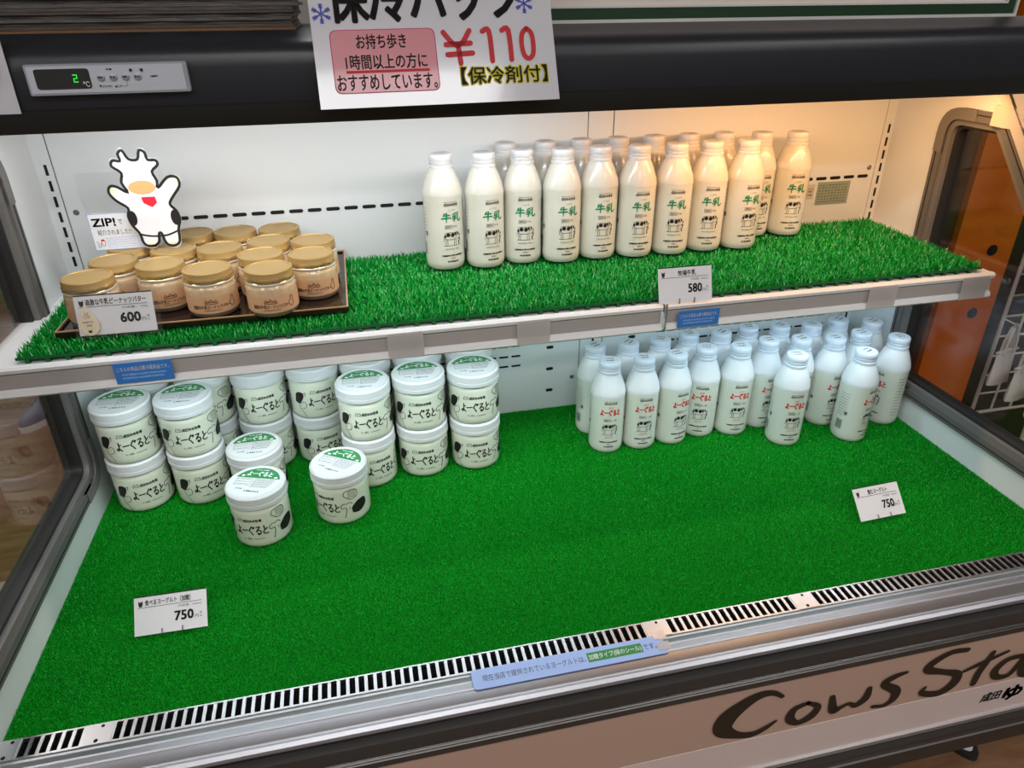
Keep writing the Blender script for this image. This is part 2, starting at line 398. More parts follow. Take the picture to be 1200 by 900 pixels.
sm_long, sm_mid, sm_big = slot_mesh(0.0215, 0.0056), slot_mesh(0.0178, 0.0036), slot_mesh(0.0140, 0.0062)
o = MB().box(-0.0019, -0.0006, -0.0075, 0.0019, 0.002, 0.0075, 'slot_black').build('slot'); sm_vert = o.data; bpy.data.objects.remove(o)
for x in np.arange(0.178, 0.80, 0.0283): link('slot', sm_long, panels[0], (x, D, 0.4115))
for x in np.arange(0.905, 1.36, 0.0283): link('slot', sm_long, panels[1], (x, D, 0.4100))
for z in (0.097, 0.117, 0.138):
    for x in np.arange(0.10, 0.72, 0.0231): link('slot', sm_mid, panels[0], (x, D, z))
    for x in np.arange(0.985, 1.34, 0.0231): link('slot', sm_mid, panels[1], (x, D, z))
for z in (0.128, 0.083, 0.037):
    link('slot', sm_big, panels[0], (0.766, D, z)); link('slot', sm_big, panels[1], (0.928, D, z + 0.004)); link('slot', sm_big, panels[1], (1.33, D, z + 0.022))
for i, cx in enumerate((0.0135, 0.850, 1.3915)):
    for z in np.arange(0.04, 0.45 if i == 1 else 0.505, 0.0226): link('slot', sm_vert, ups[i], (cx, D + 0.0004, z))
sc = MB().lathe([(0.0042, 0), (0.0042, 0.001), (0.0028, 0.0022)], 12, 'screw').build('screw', panels[0], (0.8107, D, 0.061), (PI / 2, 0, 0))
for p, x, z in ((0, 0.036, 0.430), (0, 0.81, 0.43), (1, 1.368, 0.425)): link('screw', sc.data, panels[p], (x, D, z), (PI / 2, 0, 0))
# rating plate and caution sticker on the back wall
rp = tag(thing('rating_plate', 'green-grey rating plate with rows of tiny print on the back wall', 'plate', (1.2685, D - 0.0006, 0.3625)), None)
MB().box(0, -0.0006, 0, 0.066, 0.0006, 0.041, 'mat_green').build('plate', rp)
rp.children[0].data.materials[0] = mat('plate_grey', (0.30, 0.36, 0.28), 0.5)
mb = MB(); f = on_front(-0.0009)
for i in range(7): mb.flat(dashes(0.003, 0.004 + i * 0.005, 0.062, 0.0022, 9, 0.6, i), 'ink_grey', f)
mb.build('print', rp)
cs = thing('caution_sticker', 'small caution sticker with red mark beside the rating plate', 'sticker', (1.238, D - 0.0006, 0.375))
MB().box(0, -0.0005, 0, 0.024, 0.0006, 0.026, 'cream_metal').build('sticker', cs)
mb = MB(); f = on_front(-0.0008)
mb.flat(rect(0.001, 0.0168, 0.023, 0.0174), 'ink', f); mb.flat(dashes(0.003, 0.011, 0.021, 0.003, 6, .6, 3), 'ink', f); mb.flat(dashes(0.003, 0.005, 0.021, 0.003, 7, .6, 4), 'ink', f); mb.flat(poly(ell(0.006, 0.0215, 0.002, 0.003)), 'ink_red', f)
mb.build('print', cs)

# end panels with framed, rounded window
def round_poly(pts, rad, n=6):
    out = []; N = len(pts)
    for i in range(N):
        p = Vector(pts[i]); a = (Vector(pts[i - 1]) - p); b = (Vector(pts[(i + 1) % N]) - p); r = rad[i]
        if r == 0: out += [tuple(p)] * (n + 1); continue
        a.normalize(); b.normalize(); ang = a.angle(b); t = r / math.tan(ang / 2)
        p1 = p + a * t; p2 = p + b * t
        for j in range(n + 1):
            s_ = j / n; q = p1 * (1 - s_) ** 2 + p * 2 * s_ * (1 - s_) + p2 * s_ ** 2; out.append(tuple(q))
    return out
def inset(pts, d):
    out = []; N = len(pts)
    for i in range(N):
        p = Vector(pts[i]); e1 = (p - Vector(pts[i - 1])).normalized(); e2 = (Vector(pts[(i + 1) % N]) - p).normalized()
        n1 = Vector((-e1.y, e1.x)); n2 = Vector((-e2.y, e2.x)); b = (n1 + n2); b = b / max(b.dot(n1), 0.2)
        out.append(tuple(p + b * d))
    return out
# (y,z) outline of the window opening, counter-clockwise
OP = [(-0.055, 0.048), (0.432, 0.048), (0.448, 0.545), (0.325, 0.545), (0.02, 0.20)]
OR = [0.02, 0.045, 0.042, 0.03, 0.08]
def ring_pts(d): return round_poly(inset(OP, d), [max(r - d * 0.9, 0.008) for r in OR])
R0, R1, R2, R3 = ring_pts(0.0), ring_pts(0.017), ring_pts(0.026), ring_pts(0.031)
for side in (0, 1):
    X = W if side else 0.0; sg = 1 if side else -1
    def xs(a, b): return (X + sg * a, X + sg * b)
    mb = MB()
    a, b = xs(0.0, 0.03)
    # white enamelled end wall around the opening
    mb.ring([(-0.085, -0.02), (0.578, -0.02), (0.578, 0.62), (0.30, 0.62), (-0.07, 0.20)] and round_poly([(-0.085, -0.02), (0.578, -0.02), (0.578, 0.62), (0.29, 0.62), (-0.05, 0.21)], [0, 0, 0, 0, 0]), R0, min(a, b), max(a, b), 'enamel')
    ep = mb.build('end_panel', case)
    fr = MB().ring(R0, R1, *sorted(xs(-0.006, 0.030)), 'frame_grey').build('window_frame', case)
    MB().ring(ring_pts(0.006), ring_pts(0.0075), *sorted(xs(-0.0068, 0.0)), 'gasket').build('groove', fr)
    MB().ring(R1, R2, *sorted(xs(-0.002, 0.034)), 'frame_mid').build('bead', fr)
    MB().ring(R2, R3, *sorted(xs(0.006, 0.030)), 'gasket').build('gasket', fr)
    MB().prism(R2, *sorted(xs(0.014, 0.019)), 'glass').build('glass_pane', case)
    # corner brackets of the frame
    for vi in (1, 2):
        oo, ii = [Vector(p_) for p_ in R0[7 * vi:7 * vi + 7]], [Vector(p_) for p_ in R1[7 * vi:7 * vi + 7]]
        oa, ia = Vector(R0[7 * vi - 1]), Vector(R1[7 * vi - 1]); oz, iz = Vector(R0[7 * vi + 7]), Vector(R1[7 * vi + 7])
        def ext(p_, q_): return p_ + (q_ - p_).normalized() * 0.028
        oo = [ext(oo[0], oa), *oo, ext(oo[-1], oz)]; ii = [ext(ii[0], ia), *ii, ext(ii[-1], iz)]
        x_, y_ = xs(-0.0075, -0.002); mb = MB(); n_ = len(oo)
        mb.add([(x_, *p_) for p_ in oo] + [(x_, *p_) for p_ in ii] + [(y_, *p_) for p_ in oo] + [(y_, *p_) for p_ in ii],
               [f_ for i_ in range(n_ - 1) for f_ in ((i_, i_ + 1, n_ + i_ + 1, n_ + i_), (i_, 2 * n_ + i_, 2 * n_ + i_ + 1, i_ + 1), (n_ + i_, n_ + i_ + 1, 3 * n_ + i_ + 1, 3 * n_ + i_))] + [(0, n_, 3 * n_, 2 * n_), (n_ - 1, 3 * n_ - 1, 4 * n_ - 1, 2 * n_ - 1)], 'frame_mid')
        mb.build('corner_bracket', fr)
    # chrome faced post along the sloping front edge
    P3, P4 = Vector((0.0, *OP[3])), Vector((0.0, *OP[4]))
    post = MB()
    d = (P4 - P3).normalized(); nrm = Vector((0, -d.z, d.y)); nrm = nrm if nrm.y < 0 else -nrm
    def quad(o0, o1, x0, x1, m):
        vs = []
        for xx in (x0, x1):
            for pp, oo in ((P3 - d * 0.03, o0), (P3 - d * 0.03, o1), (P4 + d * 0.02, o1), (P4 + d * 0.02, o0)):
                w_ = pp + nrm * oo; vs.append((xx, w_.y, w_.z))
        post.add(vs, [(0, 1, 2, 3), (7, 6, 5, 4), (0, 4, 5, 1), (1, 5, 6, 2), (2, 6, 7, 3), (3, 7, 4, 0)], m)
    quad(0.004, 0.020, *sorted(xs(-0.012, 0.034)), 'cream_metal'); quad(0.020, 0.026, *sorted(xs(-0.008, 0.034)), 'gasket'); quad(0.026, 0.042, *sorted(xs(-0.014, 0.036)), 'chrome')
    post.build('front_post', case)
    MB().box(*[v for v in (min(xs(-0.009, 0.03)), 0.285, 0.527, max(xs(-0.009, 0.03)), 0.345, 0.556)], 'cream_metal').build('corner_cover', case)
# deck
MB().box(0, 0.0, -0.03, W, D, -0.004, 'enamel').build('deck', case)
# canopy with valance
prof = [(0.292, 0.581), (0.281, 0.587), (0.278, 0.600), (0.2785, 0.640), (0.281, 0.652), (0.287, 0.660), (0.297, 0.6645), (0.315, 0.6665), (0.33, 0.673), (0.62, 0.673), (0.62, 0.605), (0.30, 0.600)]
MB().prism(prof, -0.06, W + 0.06, 'valance').build('canopy', case, smooth=40)
MB().prism([(0.2775, 0.5795), (0.276, 0.583), (0.276, 0.6015), (0.2788, 0.604), (0.290, 0.604), (0.296, 0.5795)], -0.06, W + 0.06, 'valance_low').build('valance_lip', case, smooth=40)
MB().box(-0.03, D + 0.02, FLOOR + 0.06, W + 0.03, D + 0.07, 0.62, 'bumper').build('rear_casing', case)
# front edge: ridged aluminium rail, shadow channel, bumper, sign panel, lower bumper, plinth
XA, XB = -0.05, W + 0.05
rp_ = [(-0.028, -0.03), (-0.028, 0.001), (-0.031, 0.004), (-0.034, 0.0055), (-0.0355, 0.004), (-0.040, 0.0075), (-0.046, 0.009), (-0.0475, 0.0075), (-0.050, 0.010), (-0.057, 0.011), (-0.0585, 0.0095), (-0.061, 0.0112), (-0.068, 0.0108), (-0.074, 0.0095), (-0.0755, 0.008), (-0.078, 0.0085), (-0.082, 0.006), (-0.0835, 0.003), (-0.0825, 0.0005), (-0.070, 0.0), (-0.07, -0.03)]
MB().prism(rp_, XA, XB, 'alu').build('front_rail', case, smooth=25)
MB().prism([(-0.070, 0.001), (-0.0785, 0.001), (-0.0785, -0.014), (-0.070, -0.016)], XA, XB, 'gasket').build('shadow_channel', case)  # black strip paints the shadow under the rail
MB().prism([(-0.06, -0.008), (-0.082, -0.008), (-0.0875, -0.0105), (-0.0895, -0.016), (-0.0892, -0.028), (-0.086, -0.0305), (-0.06, -0.031)], XA, XB, 'bumper').build('bumper_rail', case, smooth=35)
for zc_ in (-0.0325, -0.0372): MB().prism([(-0.084, zc_ + 0.0017), (-0.0895, zc_ + 0.0014), (-0.0905, zc_), (-0.0895, zc_ - 0.0014), (-0.084, zc_ - 0.0017)], XA, XB, 'chrome').build('chrome_strip', case, smooth=50)
MB().prism([(-0.08, -0.030), (-0.0885, -0.030), (-0.0885, -0.0490), (-0.086, -0.052), (-0.08, -0.053)], XA, XB, 'bumper').build('panel_lip', case)
fp = MB().box(XA, -0.085, -0.235, XB, -0.06, -0.05, 'panel_cream').build('front_panel', case)
MB().box(XA, -0.0858, -0.228, XB, -0.085, -0.1540, 'panel_band').build('pale_band', fp)
MB().prism([(-0.08, -0.2185), (-0.089, -0.2190), (-0.091, -0.2225), (-0.089, -0.2260), (-0.08, -0.227)], XA, XB, 'chrome').build('chrome_strip', case, smooth=50)
MB().prism([(-0.06, -0.227), (-0.090, -0.227), (-0.0945, -0.233), (-0.0945, -0.246), (-0.0930, -0.2475), (-0.0945, -0.249), (-0.0945, -0.280), (-0.09, -0.285), (-0.06, -0.286)], XA, XB, 'bumper_low').build('lower_bumper', case, smooth=35)
MB().prism([(-0.094, -0.2468), (-0.0962, -0.2472), (-0.0962, -0.2484), (-0.094, -0.249)], XA, XB, 'alu').build('thin_trim', case)
MB().box(0.0, 0.18, FLOOR, W - 0.06, D + 0.02, -0.28, 'bumper_low').build('plinth', case)
MB().box(XA, -0.06, -0.286, XB, D + 0.02, -0.06, 'bumper').build('case_body', case)
MB().box(0, -0.0005, -0.06, W, 0.0005, -0.0045, 'slot_black').build('duct_shade_liner', case)  # black liner, so the space behind the slats looks shaded
# brush lettering
LET = [
 [(0.8981, -0.0806, 0.005), (0.8829, -0.0696, 0.0072), (0.8641, -0.0692, 0.0115), (0.8437, -0.081, 0.0166), (0.8245, -0.1009, 0.0223), (0.8219, -0.1221, 0.0202), (0.8413, -0.1378, 0.0108), (0.8653, -0.1443, 0.0086), (0.8836, -0.1376, 0.0072), (0.8972, -0.1273, 0.0036)],
 [(0.9396, -0.105, 0.0058), (0.9215, -0.1118, 0.0086), (0.9179, -0.1293, 0.0108), (0.9314, -0.1415, 0.0079), (0.9496, -0.1335, 0.0108), (0.9559, -0.1167, 0.0079), (0.9396, -0.105, 0.005)],
 [(0.9748, -0.1038, 0.0065), (0.9819, -0.1314, 0.0108), (0.9927, -0.1292, 0.0065), (1.0038, -0.125, 0.005), (1.0156, -0.1317, 0.0079), (1.028, -0.1208, 0.0101), (1.0294, -0.1026, 0.0065)],
 [(1.081, -0.0857, 0.0043), (1.0637, -0.0897, 0.0086), (1.0512, -0.1003, 0.0094), (1.0727, -0.1186, 0.0115), (1.0744, -0.1353, 0.0101), (1.0626, -0.1455, 0.0058), (1.0444, -0.1429, 0.005)],
 [(1.1684, -0.0662, 0.0065), (1.1427, -0.0646, 0.0079), (1.1181, -0.0786, 0.0101), (1.1157, -0.0909, 0.0108), (1.1423, -0.1018, 0.0079), (1.1672, -0.1129, 0.0108), (1.167, -0.1318, 0.013), (1.1477, -0.1455, 0.0101), (1.1194, -0.1374, 0.0079), (1.1213, -0.127, 0.0043)],
 [(1.2151, -0.0834, 0.0065), (1.2105, -0.1006, 0.0086), (1.2045, -0.1204, 0.0094), (1.2033, -0.1419, 0.0079)],
 [(1.1771, -0.1103, 0.0043), (1.202, -0.101, 0.0065), (1.2405, -0.0874, 0.0043)],
 [(1.2734, -0.104, 0.0065), (1.2472, -0.1051, 0.0079), (1.2326, -0.1227, 0.0101), (1.2397, -0.1383, 0.0086), (1.2603, -0.1395, 0.0072), (1.2705, -0.1193, 0.0072), (1.2748, -0.1016, 0.0058)],
 [(1.2734, -0.104, 0.0065), (1.2814, -0.1414, 0.0079), (1.2993, -0.1519, 0.0043)]]
for i, st in enumerate(LET):
    MB().flat(stroke([(p_[0], p_[1], p_[2] * 1.3) for p_ in st], k=6), 'ink_brown', on_front(-0.0863 - 0.00005 * i)).build('lettering', fp)
mb = MB(); mb.flat(text('成田', 1.2300, -0.1895, 0.033, 0.0185, bold=0.02, shear=0.12), 'ink', on_front(-0.0866)); mb.flat(text('ゆ', 1.2690, -0.1960, 0.030, 0.0275, bold=0.045, shear=0.12), 'ink', on_front(-0.0866)); mb.build('lettering', fp)

# ---------------- air grille: panels of slats between blank plates
GY0, GY1, GP = -0.0275, -0.0015, 0.01055
blanks = [(-0.0, 0.022), (0.086, 0.116), (0.735, 0.765), (0.942, 0.972), (1.385, 1.40)]
slat_me = None
names = ['short air grille at the front left corner', 'long slotted air grille in front of the left turf', 'slotted air grille between the blue notice and the right price card', 'slotted air grille at the front right']
for gi in range(4):
    x0, x1 = blanks[gi][1], blanks[gi + 1][0]
    g = thing('air_grille', 'steel ' + names[gi], 'grille', (0, 0, 0), 0, 'front air grilles')
    MB().box(x0, GY0 - 0.0005, -0.004, x1, GY0 + 0.002, 0.001, 'steel').box(x0, GY1 - 0.002, -0.004, x1, GY1, 0.001, 'steel').build('frame', g)
    MB().box(x0, GY0, -0.058, x1, GY1, -0.05, 'slot_black').build('duct_shade', g)  # floor coloured black for the shade down in the grille
    n = max(2, round((x1 - x0) / GP)); st = (x1 - x0) / n
    for i in range(n + 1):
        if slat_me is None:
            so = MB().box(-0.0019, GY0, -0.002, 0.0019, GY1, 0.0006, 'steel').build('slat', g, (x0 + i * st, 0, 0)); slat_me = so.data
        else: link('slat', slat_me, g, (x0 + i * st, 0, 0))
bl = ['at the far left corner', 'near the left end of the rail', 'behind the blue notice strip', 'right of the middle of the rail', 'at the far right corner']
for i, (a, b) in enumerate(blanks):
    t = thing('grille_plate', 'small steel blank plate of the grille ' + bl[i], 'plate', (0, 0, 0), 0, 'grille blank plates')
    MB().box(a, GY0, -0.012, b, GY1, 0.0012, 'steel').build('plate', t)
    MB().lathe([(0.0022, 0), (0.0022, 0.0006)], 12, 'slot_black').build('screw_hole', t, ((a + b) / 2, GY0 + 0.004, 0.001))
    MB().lathe([(0.0018, 0), (0.0018, 0.0006)], 12, 'slot_black').build('screw_hole', t, ((a + b) / 2 + 0.003, GY1 - 0.004, 0.001))

# ---------------- lamps of the case
def case_lamp(label, x0, x1, y, z, tm, watt, col, tilt):
    t = thing('lamp_tube', label, 'lamp', ((x0 + x1) / 2, y, z)); L = (x1 - x0) / 2
    MB().box(-L, -0.012, 0.006, L, 0.012, 0.014, 'shelf_white').build('fixture', t)
    o = MB().lathe([(0.006, -L + 0.01), (0.006, L - 0.01)], 12, tm).build('tube', t, None, (0, PI / 2, 0), 40)
    area_light('tube_light', (0, 0, -0.007), (tilt, 0, 0), 2 * L - 0.02, 0.02, watt, col, t)
case_lamp('neutral lamp tube under the left of the canopy', 0.03, 0.80, 0.33, 0.586, 'tube_cool', CANOPY_COOL_W, (0.94, 0.97, 1.0), 0.35)
case_lamp('warm lamp tube under the right of the canopy', 0.88, 1.37, 0.33, 0.586, 'tube_warm', CANOPY_WARM_W, (1.0, 0.50, 0.20), 0.35)
case_lamp('cool lamp tube under the left shelf', 0.03, 0.82, 0.30, 0.288, 'tube_cool', SHELF_W_L, (0.74, 0.93, 1.0), 0.25)
case_lamp('cool lamp tube under the right shelf', 0.88, 1.37, 0.30, 0.288, 'tube_cool', SHELF_W_R, (0.60, 0.84, 1.0), 0.15)

# ---------------- shelves
def shelf(x0, x1, label, tapes):
    t = thing('display_shelf', label, 'shelf', (0, 0, 0), 0, 'white display shelves')
    MB().box(x0, YS + 0.004, HS - 0.014, x1, D - 0.001, HS, 'shelf_white').build('shelf_plate', t)
    pr = [(YS + 0.006, HS + 0.001), (YS - 0.001, HS + 0.001), (YS - 0.004, HS - 0.002), (YS - 0.003, HS - 0.0065), (YS + 0.001, HS - 0.008), (YS + 0.0005, HS - 0.028), (YS - 0.004, HS - 0.030), (YS - 0.006, HS - 0.036), (YS - 0.003, HS - 0.039), (YS + 0.006, HS - 0.039)]
    r = MB().prism(pr, x0, x1, 'shelf_white').build('price_rail', t, smooth=30)
    MB().box(x0 + 0.002, YS - 0.0006, HS - 0.0275, x1 - 0.002, YS + 0.0006, HS - 0.0085, 'cream_metal').build('insert_strip', r)
    r.children[0].data.materials[0] = MATS.get('strip_grey') or mat('strip_grey', (0.40, 0.37, 0.355), 0.30, coat=0.4)
    for a, b in tapes: MB().box(a, YS - 0.0066, HS - 0.037, b, YS - 0.0058, HS - 0.001, 'tape').build('clear_tape', t)
    return t
shelf(-0.022, 0.846, 'white metal shelf with peanut butter jars and milk, left of the joint', [(0.460, 0.507), (0.634, 0.68)])
shelf(0.851, W - 0.003, 'shorter white metal shelf right of the joint', [(1.175, 1.223), (1.338, 1.385)])
MB().tube([(0.8485, YS - 0.006, HS + 0.004), (0.8485, YS - 0.0075, HS - 0.012), (0.8485, YS - 0.0072, HS - 0.03), (0.850, YS - 0.004, HS - 0.038), (0.853, YS - 0.001, HS - 0.040)], 0.0022, 'chrome').build('joint_hook')
tag(bpy.data.objects['joint_hook'], 'small metal hook over the joint between the two shelf rails', 'hook')

# ---------------- artificial turf
def blades(x0, y0, x1, y1, z, step, per, h, wid, leanr, seg, m, name, parent):
    nx, ny = int((x1 - x0) / step), int((y1 - y0) / step)
    gx, gy = np.meshgrid(x0 + (np.arange(nx) + .5) * (x1 - x0) / nx, y0 + (np.arange(ny) + .5) * (y1 - y0) / ny)
    bx = np.repeat(gx.ravel(), per); by = np.repeat(gy.ravel(), per); N = len(bx)
    bx = bx + rng.normal(0, step * .28, N); by = by + rng.normal(0, step * .28, N)
    bx = np.clip(bx, x0, x1); by = np.clip(by, y0, y1)
    az = rng.uniform(0, 2 * PI, N); ln = rng.uniform(.15, 1, N) * leanr; hh = h * rng.uniform(.75, 1.08, N); fa = az + rng.normal(0, .5, N)
    dx, dy = np.cos(az), np.sin(az); px, py = -np.sin(fa), np.cos(fa)
    rows = []
    for k_ in range(seg + 1):
        t_ = k_ / seg; off = ln * t_ ** 1.6; ww = wid * (1 - .75 * t_ ** 1.5) / 2
        cx = bx + dx * off; cy = by + dy * off; cz = z + hh * t_
        if k_ == seg: rows.append(np.stack([cx, cy, cz], 1)[:, None, :])
        else: rows.append(np.stack([np.stack([cx - px * ww, cy - py * ww, cz], 1), np.stack([cx + px * ww, cy + py * ww, cz], 1)], 1))
    V = np.concatenate(rows, 1); nv = V.shape[1]; base = (np.arange(N) * nv)[:, None]
    tris = []
    for k_ in range(seg):
        a = 2 * k_
        if k_ == seg - 1: tris.append(base + np.array([[a, a + 1, a + 2]]))
        else: tris += [base + np.array([[a, a + 1, a + 3]]), base + np.array([[a, a + 3, a + 2]])]
    T = np.concatenate(tris, 0)
    me = bpy.data.meshes.new(name); me.vertices.add(N * nv); me.vertices.foreach_set('co', V.reshape(-1).astype(np.float32))
    me.loops.add(len(T) * 3); me.loops.foreach_set('vertex_index', T.reshape(-1).astype(np.int32)); me.polygons.add(len(T)); me.polygons.foreach_set('loop_start', np.arange(0, len(T) * 3, 3, dtype=np.int32))
    me.materials.append(MATS[m]); me.update(calc_edges=True); me.validate()
    o = link(name, me, parent); o['kind'] = 'stuff'; return o
turf = thing('turf_carpet', 'short green artificial turf carpet covering the whole lower deck', 'artificial turf', (0, 0, -0.004))
MB().box(0.001, 0.0, 0, W - 0.001, D - 0.001, 0.0015, 'turf_base').build('backing', turf)
blades(0.002, 0.001, W - 0.002, D - 0.002, 0.0012, 0.0023, 3, 0.0036, 0.0013, 0.0022, 1, 'turf', 'pile', turf)
MX = [0.022, 0.190, 0.489, 0.658, 0.957, 1.256, 1.379]
ml = ['cut narrow green turf mat at the left end under the front left jars', 'green bristle turf mat under the tray of jars', 'narrow green turf mat under the first milk bottles', 'green turf mat under the middle milk bottles behind the 580 price card', 'green turf mat under the right-hand milk bottles', 'empty green turf mat at the right end of the shelf']
for i in range(6):
    a, b = MX[i] + 0.0002, MX[i + 1] - 0.0002
    t = thing('turf_mat', ml[i], 'turf mat', (0, 0, HS), 0, 'bristle turf mats on the shelf')
    y0, y1 = YS + 0.008, D - 0.012
    mb = MB().box(a, y0, 0.0055, b, y1, 0.0075, 'mat_green').box(a, y0 - 0.0012, 0.0055, b, y0, 0.0090, 'mat_green')
    mb.build('mat_base', t)
    lg = None
    for x in np.arange(a + 0.012, b - 0.004, 0.0225):
        if lg is None: lg = MB().box(-0.0026, y0 - 0.0010, 0.0002, 0.0026, y0 + 0.004, 0.0056, 'mat_green').build('leg', t, (x, 0, 0))
        else: link('leg', lg.data, t, (x, 0, 0))
    blades(a + 0.0005, y0 + 0.001, b - 0.0005, y1, 0.0072, 0.0052, 4, 0.0098, 0.0021, 0.0080, 2, 'blade', 'bristles', t)
TOPZ = HS + 0.0175          # standing level on the bristles

# ================================================================== PRODUCTS
ORD = ['first', 'second', 'third', 'fourth', 'fifth', 'sixth', 'seventh', 'eighth', 'ninth', 'tenth', 'eleventh', 'twelfth']
BR = 0.0298
def bottle(name, drink):
    t = thing(name, '', 'bottle')
    prof = [(0.024, 0.0), (0.0275, 0.0008), (0.0291, 0.004), (BR, 0.0085), (BR, 0.014), (BR, 0.107), (0.0301, 0.1095), (0.0301, 0.1125), (0.0293, 0.1155), (0.0282, 0.121), (0.0246, 0.131), (0.0205, 0.1415), (0.0172, 0.1475), (0.0163, 0.150)]
    if drink: ms = ['milk_base'] * 2 + ['drink'] * 3 + ['drink_shoulder'] * 8
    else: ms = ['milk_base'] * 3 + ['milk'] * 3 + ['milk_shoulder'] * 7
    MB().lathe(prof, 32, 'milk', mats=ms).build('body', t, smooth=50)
    cm = 'drink_cap' if drink else 'cap_clear'
    mb = MB(); cr = 0.0182 if drink else 0.0172
    mb.lathe([(cr + 0.0006, 0.1475), (cr + 0.0006, 0.1515), (cr - 0.0006, 0.1522), (cr, 0.1535), (cr, 0.157), (cr - 0.0004, 0.1574), (cr, 0.1580), (cr, 0.1655), (cr - 0.0012, 0.1676), (cr - 0.003, 0.168)], 32, cm)
    cap = mb.build('cap', t, smooth=40)
    mb = MB(); fn = on_top(0.1684)
    if drink:
        mb.flat(poly([(-0.0085, -0.0085), (0.0085, -0.0085), (0.0085, 0.0085), (-0.0085, 0.0085)]), 'sticker', fn); fn2 = on_top(0.1687)
        mb.flat(dashes(-0.007, 0.002, 0.007, 0.0042, 5, 0.65, 1), 'ink', fn2); mb.flat(dashes(-0.007, -0.006, 0.007, 0.0042, 5, 0.65, 2), 'ink', fn2)
    else:
        mb.flat(dashes(-0.010, 0.002, 0.010, 0.003, 7, 0.6, 1), 'ink_grey', fn); mb.flat(dashes(-0.009, -0.005, 0.009, 0.003, 6, 0.6, 2), 'ink_grey', fn)
    mb.build('date_print', cap)
    # printed film
    L = MB(); f = on_cyl(BR + 0.00035)
    L.flat(dashes(-0.0105, 0.1025, 0.0105, 0.0012, 9, 0.5, 5), 'ink', f)
    L.flat(text('成田ゆめ牧場', -0.0110, 0.0972, 0.022, 0.0044, bold=0.02), 'ink', f)
    if drink:
        L.flat(text('のむ', -0.0035, 0.0890, 0.0085, 0.0040), 'ink_red', f)
        L.flat(hand_word(['yo', 'bar', 'gu', 'ru', 'to'], -0.0180, 0.0760, 0.037, 0.0110, 0.0019), 'ink_red', f)
    else:
        L.flat(text('ノンホモ', -0.0055, 0.0900, 0.0115, 0.0030), 'ink_green', f)
        L.flat(hand_word(['ushi', 'chi'], -0.0155, 0.0738, 0.033, 0.0135, 0.0021, 0.08), 'ink_green', f)
    L.flat(text('種類別', -0.0093, 0.0650, 0.0090, 0.0030), 'ink', f); L.flat(text('はっ酵乳' if drink else '牛乳', 0.0025, 0.0650, 0.0095 if drink else 0.0065, 0.0030), 'ink', f)
    for r_ in ((-0.0105, 0.0638, 0.0010, 0.0642), (-0.0105, 0.0688, 0.0010, 0.0692), (-0.0105, 0.0638, -0.0101, 0.0692), (0.0006, 0.0638, 0.0010, 0.0692)): L.flat(rect(*r_, seg=3), 'ink', f)
    cow_art(L, 'ink', f, -0.0120, 0.0375, 0.00025, 0.0006)
    if drink: L.flat(dashes(-0.006, 0.0340, 0.006, 0.0012, 8, 0.7, 7), 'ink_red', f); L.flat(dashes(-0.008, 0.0312, 0.008, 0.001, 10, 0.7, 8), 'ink_red', f)
    else: L.flat(text('ORIGINAL MILK', -0.0115, 0.0318, 0.0230, 0.0022), 'ink_green', f)
    L.flat(dashes(-0.0165, 0.0215, 0.0165, 0.0028, 15, 0.78, 9), 'ink', f); L.flat(text('450ml', -0.0035, 0.0172, 0.008, 0.0026), 'ink', f); L.flat(dashes(-0.0085, 0.0122, 0.0090, 0.0027, 8, 0.78, 10), 'ink', f)
    L.build('label_print', t); L = MB()
    # side print: ingredients and bar code
    for k_ in range(14): L.flat(rect(-0.058 + k_ * 0.0009, 0.022, -0.058 + k_ * 0.0009 + (0.0004 if k_ % 3 else 0.00025), 0.040), 'ink', f)
    for k_ in range(9): L.flat(dashes(-0.060, 0.050 + k_ * 0.0052, -0.042, 0.0014, 12, 0.6, 20 + k_), 'ink_grey', f)
    L.flat(rect(-0.0455, 0.052, -0.0405, 0.058), 'ink_grey', f)
    L.build('side_print', t); L = MB()
    for k_ in range(13): L.flat(dashes(0.038, 0.020 + k_ * 0.0062, 0.052, 0.0018, 8, 0.6, 40 + k_), 'ink_grey', f)
    L.build('side_print', t)
    return t
def place(proto, flag, loc, yaw, label, group):
    o = proto if not flag else copy_tree(proto); flag.append(1)
    o.location = loc; o.rotation_euler = (0, 0, math.radians(yaw)); o['label'] = label; o['group'] = group
    return o
milk = bottle('milk_bottle', False); fl = []
MF = [(0.568, 0.462, 15), (0.630, 0.456, 14), (0.6905, 0.463, -4), (0.7505, 0.452, 4), (0.811, 0.455, 3), (0.8715, 0.449, -2), (0.932, 0.447, -9), (0.9925, 0.450, -10), (1.053, 0.446, 3)]
for i, (x, y, a) in enumerate(MF): place(milk, fl, (x, y, TOPZ), a, f'cream milk bottle with green brush lettering, {ORD[i]} from left in the front row', 'milk bottles on the upper shelf')
place(milk, fl, (1.1095, 0.506, TOPZ), 0, 'milk bottle half hidden behind the ninth front bottle, label showing', 'milk bottles on the upper shelf')
place(milk, fl, (1.1695, 0.496, TOPZ), -10, 'rightmost milk bottle, standing alone on the upper shelf near the rating plate', 'milk bottles on the upper shelf')
for i, (x, y) in enumerate([(0.678, 0.525), (0.742, 0.522), (0.803, 0.525), (0.865, 0.525), (0.927, 0.525), (0.988, 0.5245), (1.0485, 0.521)]):
    place(milk, fl, (x, y, TOPZ), 10 * ((i * 7) % 5) - 20, f'milk bottle against the back wall, {ORD[i]} from left in the rear row, mostly hidden', 'milk bottles on the upper shelf')
drink = bottle('drink_yogurt_bottle', True); fl = []
G = 'drinking yogurt bottles on the lower deck'
